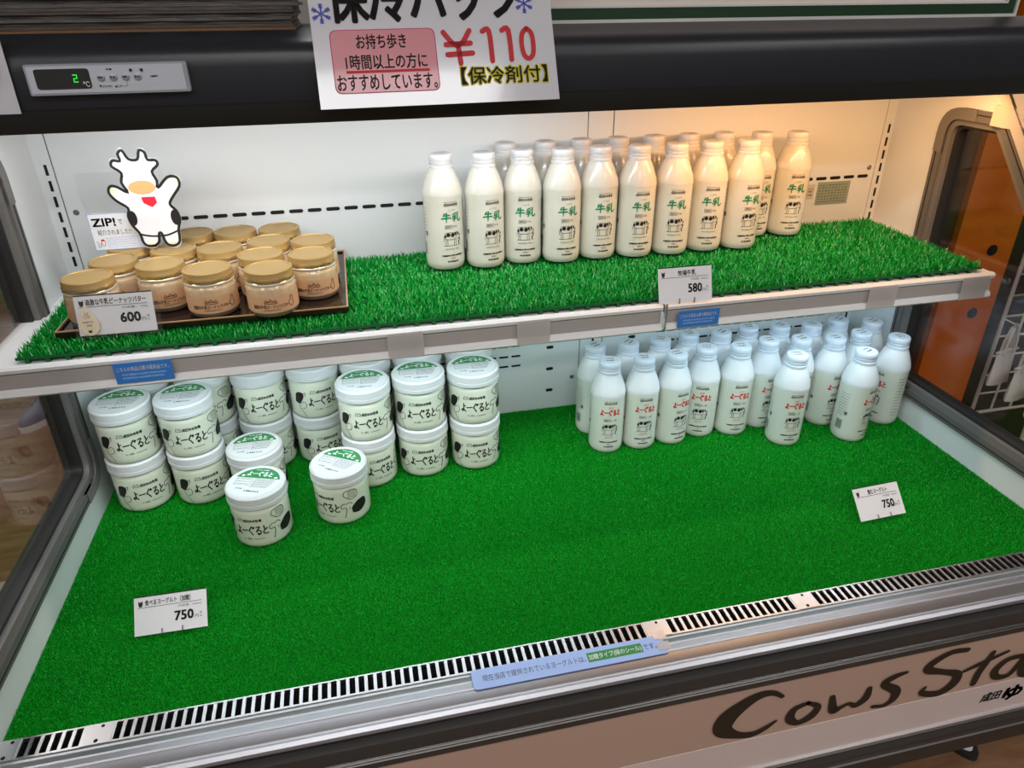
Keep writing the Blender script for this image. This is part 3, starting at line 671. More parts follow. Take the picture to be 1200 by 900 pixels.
for i, (x, y, a) in enumerate([(0.828, 0.405, -9), (0.8885, 0.402, -5), (0.949, 0.404, 12), (1.009, 0.415, -25), (1.0695, 0.406, -8), (1.1295, 0.417, 6)]):
    place(drink, fl, (x, y, 0), a, f'white drinking yogurt bottle with red lettering, {ORD[i]} from left in the front row', G)
place(drink, fl, (1.145, 0.352, 0), -9, 'red-lettered yogurt bottle pulled forward left of centre, bar code at its left edge', G)
place(drink, fl, (1.1895, 0.409, 0), 14, 'yogurt bottle right behind the bottle pulled forward, mostly hidden', G)
place(drink, fl, (1.249, 0.397, 0), 5, 'yogurt bottle between the two bottles pulled forward, red lettering half turned away', G)
place(drink, fl, (1.267, 0.336, 0), 23, 'front yogurt bottle turned so the printed side and bar code face out', G)
place(drink, fl, (1.3615, 0.374, 0), -80, 'rightmost yogurt bottle beside the glass end, label turned left', G)
place(drink, fl, (1.3085, 0.406, 0), 10, 'yogurt bottle behind the bottle showing its bar code, left of the rightmost bottle', G)
place(drink, fl, (1.3615, 0.447, 0), 20, 'yogurt bottle in the back right corner behind the rightmost bottle', G)
for i, (x, y) in enumerate([(0.823, 0.4675), (0.8845, 0.4655), (0.945, 0.466), (1.0045, 0.4765), (1.0645, 0.4685), (1.124, 0.4785), (1.184, 0.4705), (1.244, 0.4615), (1.304, 0.4685)]):
    place(drink, fl, (x, y, 0), [24, 40, -30, 10, 30, -15, 22, 5, 30][i], f'white yogurt bottle, {ORD[i]} from left in the rear row below the shelf', G)

# ---------------- yogurt jars
JR, JH = 0.0425, 0.0895
yj = thing('yogurt_jar', '', 'jar')
MB().lathe([(0.034, 0), (0.0385, 0.0012), (0.0408, 0.005), (0.0412, 0.010), (0.0412, 0.058), (0.0405, 0.0635), (0.0385, 0.0665), (0.0385, 0.072)], 40, 'yogurt').build('body', yj, smooth=50)
lid = MB().lathe([(0.0420, 0.0690), (JR + 0.0004, 0.0700), (JR + 0.0004, 0.0755), (JR, 0.0760), (JR, 0.0868), (0.0410, 0.0889), (0.0395, 0.0895), (0.0385, 0.0888), (0.0370, 0.0886)], 40, 'yog_lid').build('lid', yj, smooth=35)
def lid_sticker():
    mb = MB(); f0, f1, f2 = on_top(0.0889), on_top(0.0892), on_top(0.0894); R_ = 0.0362
    mb.flat(poly(ell(0, 0, R_, R_, 40)), 'sticker', f0)
    a = math.asin(0.0095 / 0.0345); mb.flat(poly(ell(0, 0, 0.0345, 0.0345, 22, a, PI - a)), 'sticker_green', f1)
    mb.flat(hand_word(['yo', 'bar', 'gu', 'ru', 'to'], -0.020, 0.0140, 0.040, 0.0105, 0.0017), 'ink_white', f2)
    mb.flat(dashes(-0.010, 0.0275, 0.010, 0.0025, 6, .8, 3), 'ink_white', f2); mb.flat(poly(ell(-0.024, 0.0135, 0.003, 0.002, 10)), 'ink_white', f2); mb.flat(poly(ell(0.026, 0.0125, 0.003, 0.002, 10)), 'ink_white', f2)
    for k_ in range(6): mb.flat(dashes(-0.003, 0.0055 - k_ * 0.0036, 0.029 - 0.0012 * k_, 0.0016, 16, .7, 60 + k_), 'ink_grey', f1)
    for k_ in range(3): mb.flat(dashes(-0.029, 0.0040 - k_ * 0.0055, -0.007, 0.0018, 8, .55, 70 + k_), 'ink_grey', f1)
    for r_ in ((-0.030, -0.009, -0.006, -0.0086), (-0.030, 0.0075, -0.006, 0.0079), (-0.030, -0.009, -0.0296, 0.0079), (-0.0064, -0.009, -0.006, 0.0079)): mb.flat(rect(*r_), 'ink_grey', f1)
    mb.flat(dashes(-0.022, -0.0185, -0.011, 0.0026, 5, .7, 81), 'ink_grey', f1); mb.flat(dashes(-0.007, -0.0240, 0.016, 0.0040, 7, .55, 82), 'ink', f1)
    return mb.build('lid_sticker', lid)
lid_sticker()
L = MB(); f = on_cyl(0.0412 + 0.0004)
L.flat(text('成田ゆめ牧場', -0.0085, 0.0475, 0.026, 0.0052, bold=0.03), 'ink', f)
for st in ([(-0.0185, 0.0485), (-0.0165, 0.0535), (-0.0140, 0.0505), (-0.0115, 0.0535), (-0.0098, 0.0490)], [(-0.0190, 0.0480), (-0.0100, 0.0482)]): L.flat(stroke(st, 0.0007, 3), 'ink', f)
L.flat(hand_word(['yo', 'bar', 'gu', 'ru', 'to'], -0.0235, 0.0250, 0.0490, 0.0160, 0.0019, 0.02), 'ink', f)
L.flat(text('はっ酵乳', -0.0125, 0.0165, 0.0120, 0.0034), 'ink', f); L.flat(dashes(0.0025, 0.0170, 0.0180, 0.0016, 12, .7, 15), 'ink_grey', f)
L.build('label_print', yj); L = MB()
# drawn cow at the left of the label
L.flat(fine(poly([tuple(p_) for p_ in smooth_pts([(-0.0470, 0.032), (-0.0440, 0.047), (-0.0370, 0.051), (-0.0310, 0.049), (-0.0300, 0.043), (-0.0345, 0.034), (-0.039, 0.029), (-0.0470, 0.032)], 4)][:-1])), 'ink', f)
for st in ([(-0.036, 0.030), (-0.030, 0.033), (-0.0265, 0.028), (-0.029, 0.022), (-0.035, 0.020)], [(-0.0385, 0.020), (-0.033, 0.013), (-0.0295, 0.006)], [(-0.030, 0.048), (-0.0265, 0.050), (-0.0275, 0.044)], [(-0.040, 0.028), (-0.0385, 0.020)]): L.flat(stroke(st, 0.0008, 4), 'ink', f)
L.build('cow_drawing', yj); L = MB()
# drawn cow at the right
for st in ([(0.0265, 0.0360), (0.0310, 0.0395), (0.0350, 0.0385), (0.0400, 0.0405), (0.0440, 0.037)], [(0.0265, 0.0360), (0.0275, 0.0310), (0.0315, 0.0315), (0.0345, 0.0300), (0.0330, 0.0200), (0.0310, 0.0140)]): L.flat(stroke(st, 0.0011, 4), 'ink', f)
L.flat(fine(poly([tuple(p_) for p_ in smooth_pts([(0.0435, 0.020), (0.0425, 0.029), (0.0460, 0.034), (0.0540, 0.0395), (0.0660, 0.039), (0.0680, 0.027), (0.056, 0.0185), (0.0435, 0.020)], 4)][:-1])), 'ink', f)
L.flat(poly(ell(0.0395, 0.0300, 0.0007, 0.0016, 8)), 'ink', f)
L.build('cow_drawing', yj); L = MB()
L.flat(stroke([(0.036, 0.050), (0.032, 0.054), (0.034, 0.060), (0.040, 0.062), (0.048, 0.062), (0.053, 0.058), (0.053, 0.050), (0.047, 0.046), (0.040, 0.046), (0.036, 0.050)], 0.0010, 4), 'ink', f)
for k_ in range(5): L.flat(dashes(0.0385, 0.0485 + k_ * 0.0027, 0.0515, 0.0013, 9, .75, 90 + k_), 'ink', f)
L.build('speech_bubble', yj)
fl = []; GJ = 'yogurt jars on the lower deck'
STK = [  # x, y, lower yaw, upper yaw (None = single jar), where
 (0.062, 0.428, 22, 20, 'in the leftmost front stack by the glass end'), (0.151, 0.426, 23, 10, 'in the front stack second from left'),
 (0.070, 0.5138, 0, 5, 'in the rear stack behind the leftmost front stack'), (0.163, 0.5135, 8, -5, 'in the rear stack behind the second front stack'),
 (0.2515, 0.5, 10, 12, 'in the rear stack behind the three loose jars'), (0.3385, 0.5, 18, 18, 'in the rear stack left of the clear tape'), (0.4255, 0.499, 5, 5, 'in the rear stack behind the third front stack'),
 (0.419, 0.4085, 22, 3, 'in the front stack third from left'), (0.5075, 0.419, -6, -4, 'in the front stack second from right'), (0.5965, 0.419, -4, -7, 'in the rightmost front stack of jars'),
 (0.514, 0.508, 0, 0, 'in the rear stack behind the second stack from right'), (0.604, 0.5085, 0, 0, 'in the rear stack behind the rightmost stack'),
 (0.242, 0.402, 15, None, ''), (0.253, 0.299, -17, None, ''), (0.3705, 0.324, -40, None, '')]
SL = ['single yogurt jar behind the frontmost one, between two stacks', 'frontmost single yogurt jar, standing alone on the turf', 'single yogurt jar turned right, standing right of the frontmost one']
si = 0
for x, y, a0, a1, wh in STK:
    if a1 is None: place(yj, fl, (x, y, 0), a0, SL[si], GJ); si += 1
    else:
        place(yj, fl, (x, y, 0), a0, 'bottom white-lidded yogurt jar ' + wh, GJ); place(yj, fl, (x, y, JH), a1, 'top white-lidded yogurt jar ' + wh, GJ)
for o in [o for o in bpy.data.objects if o.name.startswith('lid_sticker')]:   # stickers were put on by hand: not all square to the label
    p = o.parent.parent; yaw = p.rotation_euler.z; want = {(0.253, 0.299): -20, (0.3705, 0.324): -34}.get((round(p.location.x, 4), round(p.location.y, 4)), -2)
    o.rotation_euler.z = math.radians(want) - yaw

# ---------------- tray with peanut butter jars
tr = thing('serving_tray', 'black lacquer tray with tan rim under the peanut butter jars', 'tray', (0.2375, 0.4265, TOPZ))
tw, td = 0.1735, 0.121
mb = MB().box(-tw, -td, 0, tw, td, 0.004, 'tray_black'); mb.build('base', tr)
rim = MB()
o4 = [(-tw - 0.004, -td - 0.004), (tw + 0.004, -td - 0.004), (tw + 0.004, td + 0.004), (-tw - 0.004, td + 0.004)]; i4 = [(-tw, -td), (tw, -td), (tw, td), (-tw, td)]
rim.ring(o4, i4, 0.0, 0.006, 'tray_black', 'z'); rim.build('rim', tr)
MB().ring([(p[0] * 1.0, p[1] * 1.0) for p in o4], [(p[0] * 0.988, p[1] * 0.984) for p in o4], 0.006, 0.0075, 'tray_edge', 'z').build('rim_edge', tr)
pj = thing('peanut_butter_jar', '', 'jar')
MB().lathe([(0.026, 0), (0.0295, 0.0008), (0.0315, 0.003), (0.0318, 0.0070), (0.0318, 0.036), (0.0312, 0.039), (0.0292, 0.0415), (0.0288, 0.046)], 36, 'peanut', mats=['jar_glass_base'] * 3 + ['peanut'] * 4).build('jar_body', pj, smooth=45)
pl = MB().lathe([(0.0305, 0.0430), (0.0312, 0.0436), (0.0312, 0.0452), (0.0300, 0.0462), (0.0302, 0.0475), (0.0311, 0.0482), (0.0311, 0.0500), (0.0303, 0.0512), (0.0303, 0.0568), (0.0297, 0.0585), (0.0282, 0.0592), (0.0268, 0.0592), (0.0262, 0.0582)], 36, 'gold', mats=['ink_white'] * 2 + ['gold_highlight'] * 5 + ['gold'] * 5).build('lid', pj, smooth=40)
L = MB(); n = 30
vs = []; fs = []
for i in range(n + 1):
    a = (-100 + 200 * i / n) / 57.3
    for z in (0.0085, 0.0295): vs.append((0.0321 * math.sin(a), -0.0321 * math.cos(a), z))
L.add(vs, [(2 * i, 2 * i + 2, 2 * i + 3, 2 * i + 1) for i in range(n)], 'kraft'); lb = L.build('paper_label', pj, smooth=60)
L = MB(); f = on_cyl(0.0324)
L.flat(text('過激な牛乳ピーナッツバター', -0.0245, 0.0132, 0.049, 0.0052, bold=0.025), 'kraft_ink', f)
for st in ([(-0.008, 0.0205), (-0.006, 0.0245), (-0.003, 0.0225), (0, 0.0258), (0.003, 0.0225), (0.006, 0.0245), (0.008, 0.0205)], [(-0.006, 0.0215), (0, 0.0228), (0.006, 0.0215)], [(-0.007, 0.0200), (0.007, 0.0200)],
           [(0.0250, 0.0140), (0.0235, 0.0190), (0.0270, 0.0225), (0.0265, 0.0260), (0.0300, 0.0255), (0.0300, 0.0200), (0.0310, 0.0150), (0.0270, 0.0125), (0.0250, 0.0140)]): L.flat(stroke(st, 0.0009, 4), 'kraft_ink', f)
L.flat(dashes(-0.010, 0.0105, 0.012, 0.0013, 14, .7, 33), 'kraft_ink', f); L.build('print', lb)
fl = []; TZ = TOPZ + 0.0042
PJ = [(0.101, 0.340, 25, 'front left corner of the tray, behind the 600 price card'), (0.116, 0.403, 10, 'left edge of the tray, second from the front'), (0.180, 0.373, 20, 'second from left near the front, clear sticker on its lid'),
      (0.243, 0.339, 5, 'front row, left neighbour of the frontmost jar'), (0.320, 0.3215, 0, 'frontmost on the tray'), (0.3055, 0.3835, 8, 'right behind the frontmost jar'), (0.3725, 0.370, 0, 'right edge of the tray, nearest the front'),
      (0.123, 0.466, 0, 'left side, under the handwritten card'), (0.1855, 0.4365, 6, 'under the cut-out figure card'), (0.2475, 0.4275, -5, 'middle of the tray, third row'), (0.3115, 0.4455, 4, 'right of the middle, third row'), (0.374, 0.434, -8, 'right edge of the tray, further back'),
      (0.1975, 0.513, 0, 'back row, partly behind the cut-out card'), (0.2595, 0.509, 0, 'back row, middle'), (0.3225, 0.5085, 0, 'back row, rightmost')]
for x, y, a, wh in PJ: place(pj, fl, (x, y, TZ), a, 'gold-lidded peanut butter jar, ' + wh, 'peanut butter jars on the tray')

# ================================================================== CARDS, SIGNS
def frame_mat(o, u, v):
    """object matrix: local x along u, local z along v, front face towards -y local"""
    u = Vector(u).normalized(); v = Vector(v); v = (v - u * v.dot(u)).normalized(); n = v.cross(u)  # local y
    return Matrix(((u.x, n.x, v.x, o[0]), (u.y, n.y, v.y, o[1]), (u.z, n.z, v.z, o[2]), (0, 0, 0, 1)))
def price_card(label, bl, br, top, h, name_, vol, price, name_x=None, stand=True, foot=True):
    bl, br, top = Vector(bl), Vector(br), Vector(top); w = (br - bl).length
    t = thing('price_card', label, 'price card', (0, 0, 0), 0, 'price cards'); t.matrix_world = frame_mat(bl, br - bl, top - (bl + br) / 2)
    MB().box(0, 0, 0, w, 0.0008, h, 'card').build('card', t)
    P = MB(); f = on_front(-0.0003)
    P.flat(rect(0, h - 0.0012, w, h + 0.0002), 'ink', f)
    P.flat(rect(0.05 * w, h * 0.70, 0.93 * w, h * 0.712), 'ink', f)
    # small emblem: a dark mark with two horns
    P.flat(poly([(0.055 * w + a * 0.07 * w, h * 0.725 + b * h * 0.17) for a, b in ((0.1, .25), (0.3, 0), (0.7, 0), (0.9, .25), (0.95, .7), (0.82, 1), (0.72, .7), (0.55, .78), (0.45, .78), (0.28, .7), (0.18, 1), (0.05, .7))]), 'ink', f)
    nx = name_x or (0.15 * w, 0.78 * w)
    P.flat(text(name_, nx[0], h * 0.745, nx[1] - nx[0], h * 0.15, bold=0.02), 'ink', f)
    P.flat(text(vol, 0.60 * w, h * 0.60, 0.33 * w, h * 0.068), 'ink_grey', f)
    P.flat(text(price, 0.555 * w, h * 0.27, 0.255 * w, h * 0.235, bold=0.03), 'ink', f)
    P.flat(text('円', 0.825 * w, h * 0.27, 0.055 * w, h * 0.085), 'ink', f); P.flat(text('税', 0.895 * w, h * 0.36, 0.035 * w, h * 0.06), 'ink', f); P.flat(text('込', 0.895 * w, h * 0.28, 0.035 * w, h * 0.06), 'ink', f)
    P.build('print', t)
    if stand:
        for q in (0.38, 0.66):
            MB().tube([(q * w, -0.0018, 0.006), (q * w, -0.0018, 0.0), (q * w, 0.0005, -0.0012), (q * w, 0.0034, 0.0), (q * w, 0.0034, 0.018)], 0.0008, 'screw', 6).build('clip', t)
        if foot: MB().tube([(0.3 * w, 0.004, 0.0015), (0.34 * w, 0.018, 0.0125), (0.7 * w, 0.018, 0.0125), (0.74 * w, 0.004, 0.0015)], 0.001, 'screw', 6).build('wire_foot', t)
    return t
price_card('white price card reading 750 on the turf at the front left', (0.1096, 0.1185, 0.0035), (0.1963, 0.1165, 0.0035), (0.1525, 0.1486, 0.0391), 0.0475, '食べるヨーグルト（加糖）', '（内容量：450ml）', '750')
price_card('white price card reading 750 in front of the drinking yogurt', (1.1301, 0.1065, 0.0035), (1.2102, 0.1100, 0.0035), (1.1700, 0.1420, 0.0408), 0.0500, '飲むヨーグルト', '（内容量：450ml）', '750', (0.0250, 0.0590))
price_card('white price card reading 580 clipped on the shelf edge below the milk', (0.8376, 0.2560, HS + 0.004), (0.9170, 0.2550, HS + 0.004), (0.8768, 0.2700, HS + 0.0500), 0.0500, '牧場牛乳', '（内容量：450ml）', '580', (0.029, 0.0555), True, False)
pc = price_card('price card reading 600 in a clear holder with cream drop sticker', (0.0929, 0.2865, HS + 0.0225), (0.1818, 0.2850, HS + 0.0225), (0.1374, 0.2990, HS + 0.0705), 0.0490, '過激な牛乳ピーナッツバター', '内容量：100g', '600', (0.0125, 0.0815), False)
w = 0.0889
MB().box(-0.004, -0.0022, -0.0035, w + 0.006, -0.0012, 0.060, 'acrylic').box(-0.004, 0.002, -0.0035, w + 0.006, 0.003, 0.060, 'acrylic').build('clear_holder', pc)
mb = MB(); dp = [(0.0115, 0.0385), (0.0070, 0.0270), (0.0030, 0.0175), (0.0022, 0.0105), (0.0060, 0.0030), (0.0140, 0.0000), (0.0215, 0.0030), (0.0248, 0.0100), (0.0235, 0.0180), (0.0180, 0.0270)]
dp = [tuple(p) for p in smooth_pts(dp + [dp[0]], 4)][:-1]
mb.prism(dp, -0.0030, -0.0023, 'drop_cream', 'y'); dr = mb.build('drop_sticker', pc)
mb = MB(); f = on_front(-0.0032); mb.flat(stroke(ell(0.0125, 0.0272, 0.0018, 0.0016, 10, 2.4, 7.0), 0.0005, 2), 'ink', f)
mb.flat(dashes(0.0075, 0.0235, 0.0170, 0.0009, 7, .7, 1), 'ink', f); mb.flat(dashes(0.0085, 0.0212, 0.0160, 0.0009, 6, .7, 2), 'ink', f)
mb.flat(text('牧場牛乳', 0.0065, 0.0152, 0.0125, 0.0028), 'ink', f); mb.flat(text('使用', 0.0105, 0.0110, 0.0060, 0.0027), 'ink', f)
mb.flat(poly([(0.0115, 0.0045), (0.0125, 0.0035), (0.0145, 0.0035), (0.0155, 0.0045), (0.0155, 0.0078), (0.0143, 0.0062), (0.0127, 0.0062), (0.0115, 0.0078)]), 'ink', f); mb.build('print', dr)
# blue notices on the shelf rail
def blue_notice(label, x0, x1, z0, z1, seed):
    t = thing('blue_notice', label, 'label', ((x0 + x1) / 2, YS - 0.0068, (z0 + z1) / 2), 0, 'blue notices on the shelf rail'); hw, hh = (x1 - x0) / 2, (z1 - z0) / 2
    MB().box(-hw, -0.0006, -hh, hw, 0, hh, 'blue_label').build('label_strip', t)
    P = MB(); f = on_front(-0.0009)
    P.flat(text('こちらの商品は要冷蔵商品です。', -hw * 0.90, hh * 0.18, hw * 1.8, hh * 0.46), 'pic_mat', f)
    P.flat(dashes(-hw * 0.75, -hh * 0.25, hw * 0.78, hh * 0.22, 24, .7, seed), 'sky_blue', f); P.flat(dashes(-hw * 0.75, -hh * 0.60, hw * 0.70, hh * 0.22, 22, .7, seed + 1), 'sky_blue', f); P.build('print', t)
blue_notice('bright blue notice on the shelf rail below the peanut butter price card', 0.1290, 0.1955, 0.2885, 0.3155, 1)
blue_notice('blue notice on the shelf rail below the milk price card', 0.8680, 0.9315, 0.2860, 0.3110, 5)
# pale blue strip on the front rail
ns = thing('notice_strip', 'pale blue laminated notice strip taped on the front rail', 'notice', (0, 0, 0)); bl, br = Vector((0.5085, -0.0625, 0.0125)), Vector((0.7445, -0.0625, 0.0125))
ns.matrix_world = frame_mat(bl, br - bl, (0, 0.0270, 0.0015)); w, h = 0.236, 0.0262
MB().prism(round_poly([(0, 0), (w, 0), (w, h), (0, h)], [0.006, 0.003, 0.003, 0.003], 4), -0.0004, 0.0004, 'label_pale', 'y').build('strip', ns)
P = MB(); f = on_front(-0.0007); P.flat(text('現在当店で提供されているヨーグルトは、', 0.012, h * 0.33, 0.124, 0.0085), 'ink_grey', f); P.flat(rect(0.1385, h * 0.27, 0.207, h * 0.76), 'sticker_green', on_front(-0.0006)); P.flat(text('加糖タイプ(緑のシール)', 0.1400, h * 0.33, 0.0655, 0.0088), 'ink_white', f); P.flat(text('です。', 0.2085, h * 0.34, 0.0165, 0.0080), 'ink', f); P.build('print', ns)
MB().box(w - 0.010, -0.0012, h - 0.006, w + 0.006, -0.0006, h + 0.006, 'tape').box(w - 0.010, -0.0012, 0.004, w + 0.005, -0.0006, h * 0.6, 'tape').build('clear_tape', ns)

# handwritten card and cut-out card standing on the jar lids
LZ = TZ + 0.0595
zc = thing('handwritten_card', 'white card with blue border and handwriting in front of a clear sheet', 'card', (0.0845, 0.449, LZ))
MB().box(0, 0, 0, 0.079, 0.0008, 0.0500, 'card').build('card', zc)
P = MB(); f = on_front(-0.0003); w, h = 0.079, 0.05
for r_ in ((0, 0, w, 0.0007), (0, h - 0.0007, w, h), (0, 0, 0.0007, h), (w - 0.0007, 0, w, h)): P.flat(rect(*r_), 'sky_blue', f)
P.flat(text('ZIP!', 0.0040, h * 0.655, 0.0290, 0.0105, bold=0.03), 'ink', f); P.flat(text('で', 0.0365, h * 0.69, 0.0055, 0.0065), 'ink', f)
P.flat(text('紹介されました!!', 0.0080, h * 0.41, 0.0420, 0.0075), 'ink', f)
for k_ in range(5): P.flat(stroke([(0.016 + i * 0.0035, 0.0035 + k_ * 0.0032 + 0.0007 * (-1) ** i) for i in range(18)], 0.00045, 3), 'sky_blue', f)
P.flat(stroke([(0.0035, 0.012), (0.0055, 0.009), (0.0045, 0.005), (0.0070, 0.004), (0.0085, 0.010)], 0.0006, 3), 'ink', f); P.flat(poly(ell(0.0115, 0.0125, 0.0026, 0.0026, 12, 0, PI)), 'ink_red', f); P.flat(stroke([(0.0095, 0.012), (0.0100, 0.006), (0.0130, 0.006), (0.0140, 0.012)], 0.0005, 3), 'ink', f)
P.build('handwriting', zc)
MB().box(-0.001, 0.002, 0, 0.074, 0.0035, 0.103, 'acrylic').build('clear_sheet', zc)
# plain stand-in: cut-out card with black rim and plain colour fields, no drawn face
cc = thing('cutout_card', 'white die-cut figure card with thick black rim and black side patches', 'cut-out card', (0.1735, 0.4395, LZ)); cc.scale = (1.02, 1, 1.07)
sil = [(-0.010, 0.001), (-0.019, 0.001), (-0.0245, 0.006), (-0.0265, 0.019), (-0.0330, 0.030), (-0.0355, 0.042), (-0.0330, 0.053), (-0.0450, 0.063), (-0.0520, 0.074), (-0.0485, 0.082), (-0.0400, 0.081), (-0.0280, 0.073),
       (-0.0330, 0.086), (-0.0300, 0.098), (-0.0400, 0.107), (-0.0370, 0.114), (-0.0280, 0.113), (-0.0285, 0.122), (-0.0225, 0.126), (-0.0170, 0.115), (-0.0060, 0.114), (-0.0015, 0.125), (0.0050, 0.122), (0.0065, 0.113), (0.0160, 0.112), (0.0175, 0.106), (0.0085, 0.098), (0.0120, 0.086), (0.0110, 0.077),
       (0.0260, 0.090), (0.0380, 0.089), (0.0390, 0.078), (0.0270, 0.064), (0.0215, 0.055), (0.0280, 0.046), (0.0300, 0.034), (0.0255, 0.022), (0.0235, 0.006), (0.0180, 0.000), (0.0090, 0.000), (0.0040, 0.006), (0.0020, 0.017), (-0.0015, 0.017), (-0.0040, 0.006)]
silS = [tuple(p) for p in smooth_pts(sil + [sil[0]], 3)][:-1]
MB().prism(silS, 0, 0.0012, 'card', 'y').build('card', cc)
P = MB(); f = on_front(-0.0003); g = on_front(-0.0006)
for k_ in range(0, 1): P.flat(stroke([(p[0] * 0.955 - 0.0003, 0.003 + (p[1]) * 0.955) for p in sil + [sil[0]]], 0.0034, 3), 'ink', g)
P.flat(poly(ell(-0.0295, 0.0405, 0.0055, 0.0095, 18)), 'ink', f); P.flat(poly(ell(0.0235, 0.0385, 0.0060, 0.0100, 18)), 'ink', f)
P.flat(poly(ell(-0.0090, 0.0780, 0.0165, 0.0085, 22)), 'tan', f); P.flat(poly([(-0.0130, 0.0660), (0.0040, 0.0660), (0.0050, 0.0585), (-0.0020, 0.0530), (-0.0115, 0.0585)]), 'red_cloth', f)
P.flat(stroke([(-0.026, 0.020), (-0.012, 0.0165), (0.008, 0.0165), (0.024, 0.022)], 0.0022, 4), 'ink', f)
P.flat(poly(ell(-0.0145, 0.0055, 0.006, 0.0022, 14)), 'hoof', f); P.flat(poly(ell(0.0135, 0.0048, 0.006, 0.0022, 14)), 'hoof', f)
P.flat(poly(ell(-0.0455, 0.0755, 0.0030, 0.0035, 12)), 'hoof', f); P.flat(poly(ell(0.0345, 0.0835, 0.0030, 0.0035, 12)), 'hoof', f)
P.build('print', cc)

# laminated sign leaning on the valance
sg = thing('laminated_sign', 'large laminated paper sign with red price 110 hanging over the valance', 'sign', (0, 0, 0)); SW, SH = 0.2715, 0.192
sg.matrix_world = frame_mat((0.4135, 0.2500, 0.5965), (1, 0, 0.008), (0, 0.048, 0.105))
MB().box(0, 0, 0, SW, 0.0009, SH, 'paper').build('sheet', sg)
P = MB(); f = on_front(-0.0003); g = on_front(-0.0005); e = on_front(-0.0007)
px = SW / 1082.0    # layout unit
def U(a, b): return ((a - 66) * px, (493 - b) * px)
x0, z0 = U(138, 432); x1, z1 = U(600, 158)
rr = round_poly([(x0, z0), (x1, z0), (x1, z1), (x0, z1)], [0.008] * 4, 5); P.flat(poly(rr), 'magenta', f); P.flat(poly(round_poly([(x0 + .001, z0 + .001), (x1 - .001, z0 + .001), (x1 - .001, z1 - .001), (x0 + .001, z1 - .001)], [0.0075] * 4, 5)), 'pink', g)
def T(s, a0, b0, a1, b1, m, bold=0.0, fn=e): P.flat(text(s, *U(a0, b1), (a1 - a0) * px, (b1 - b0) * px, bold=bold), m, fn)
T('お持ち歩き', 250, 180, 468, 243, 'ink', 0.02); T('1時間以上の方に', 196, 266, 552, 330, 'ink', 0.02); T('おすすめしています。', 150, 352, 588, 420, 'ink', 0.02)
P.flat(rect(*U(194, 346), *U(560, 334)), 'sign_red', e)
# rounded stroke numerals
def RS(pts, w_, m='sign_red', fn=e): P.flat(stroke([U(a, b) for a, b in pts], w_ * px, 4), m, fn)
for s_ in ([(638, 180), (672, 225), (697, 240)], [(756, 176), (722, 225), (697, 240)], [(645, 234), (756, 230)], [(648, 278), (762, 274)], [(699, 240), (704, 318)], [(816, 180), (846, 178), (850, 312)], [(906, 178), (936, 176), (940, 308)]): RS([s_[0], s_[0], *s_[1:]] if 0 else s_, 23)
RS([(1022, 173), (1000, 195), (993, 240), (1000, 288), (1020, 306), (1042, 288), (1048, 238), (1042, 192), (1022, 173)], 22)
for s_, c_, o_ in ((0.075, 'ink_yellow', g), (0.008, 'ink', e)): P.flat(text('【保冷剤付】', *U(700, 412), 400 * px, 76 * px, bold=s_), c_, o_)
# title in thick rounded strokes
P.flat(text('保冷パック', *U(150, 126), 850 * px, 215 * px, bold=0.038), 'ink', e)
for cx, cy in ((116, 88), (94, -20), (1022, 62), (1040, -40), (100, -125), (1050, -140)):
    for k_ in range(6):
        a = PI / 6 + k_ * PI / 3; c_, s_ = math.cos(a), math.sin(a)
        RS([(cx, cy), (cx + 40 * c_, cy + 40 * s_)], 7, 'ink_blue')
        for r_ in (20, 30):
            for d_ in (-.6, .6): RS([(cx + r_ * c_, cy + r_ * s_), (cx + r_ * c_ + 12 * math.cos(a + d_), cy + r_ * s_ + 12 * math.sin(a + d_))], 5, 'ink_blue')
P.build('print', sg)
s2 = thing('paper_sign', 'white paper sign with a drawn circle at the left edge of the valance', 'sign', (-0.09, 0.2738, 0.6005))
MB().box(0, 0, 0, 0.200, 0.0012, 0.092, 'paper').build('sheet', s2, None, (-0.04, 0, 0))
P = MB(); P.flat(stroke(ell(0.176, 0.042, 0.0165, 0.0185, 24) + [(0.1925, 0.042)], 0.0012, 2), 'ink', on_front(-0.0028)); P.flat(poly(ell(0.181, 0.033, 0.0022, 0.0016, 10)), 'ink', on_front(-0.0028)); P.build('print', s2)
# temperature controller
ct = thing('temperature_controller', 'silver temperature controller with green digit on the black valance', 'controller', (0.1255, 0.2765, 0.6175)); w, h = 0.1555, 0.0295
MB().prism(round_poly([(0, 0), (w, 0), (w, h), (0, h)], [0.002] * 4, 3), -0.006, 0.0015, 'ctrl_silver', 'y').build('housing', ct)
MB().box(0.002, -0.0066, 0.002, w - 0.004, -0.006, h - 0.002, 'ctrl_light').build('face', ct)
dsp = MB().prism(round_poly([(0.0085, 0.006), (0.060, 0.006), (0.060, 0.0250), (0.0085, 0.0250)], [0.003] * 4, 4), -0.0075, -0.0064, 'gasket', 'y').build('display', ct)
P = MB(); P.flat(stroke([(0.0445, 0.0190), (0.0480, 0.0190), (0.0478, 0.0157), (0.0447, 0.0157), (0.0445, 0.0124), (0.0480, 0.0124)], 0.0008, 1), 'led_green', on_front(-0.0078)); P.flat(text('℃', 0.0525, 0.0075, 0.0060, 0.0052), 'ink_white', on_front(-0.0078)); P.build('digits', dsp)
bt = None
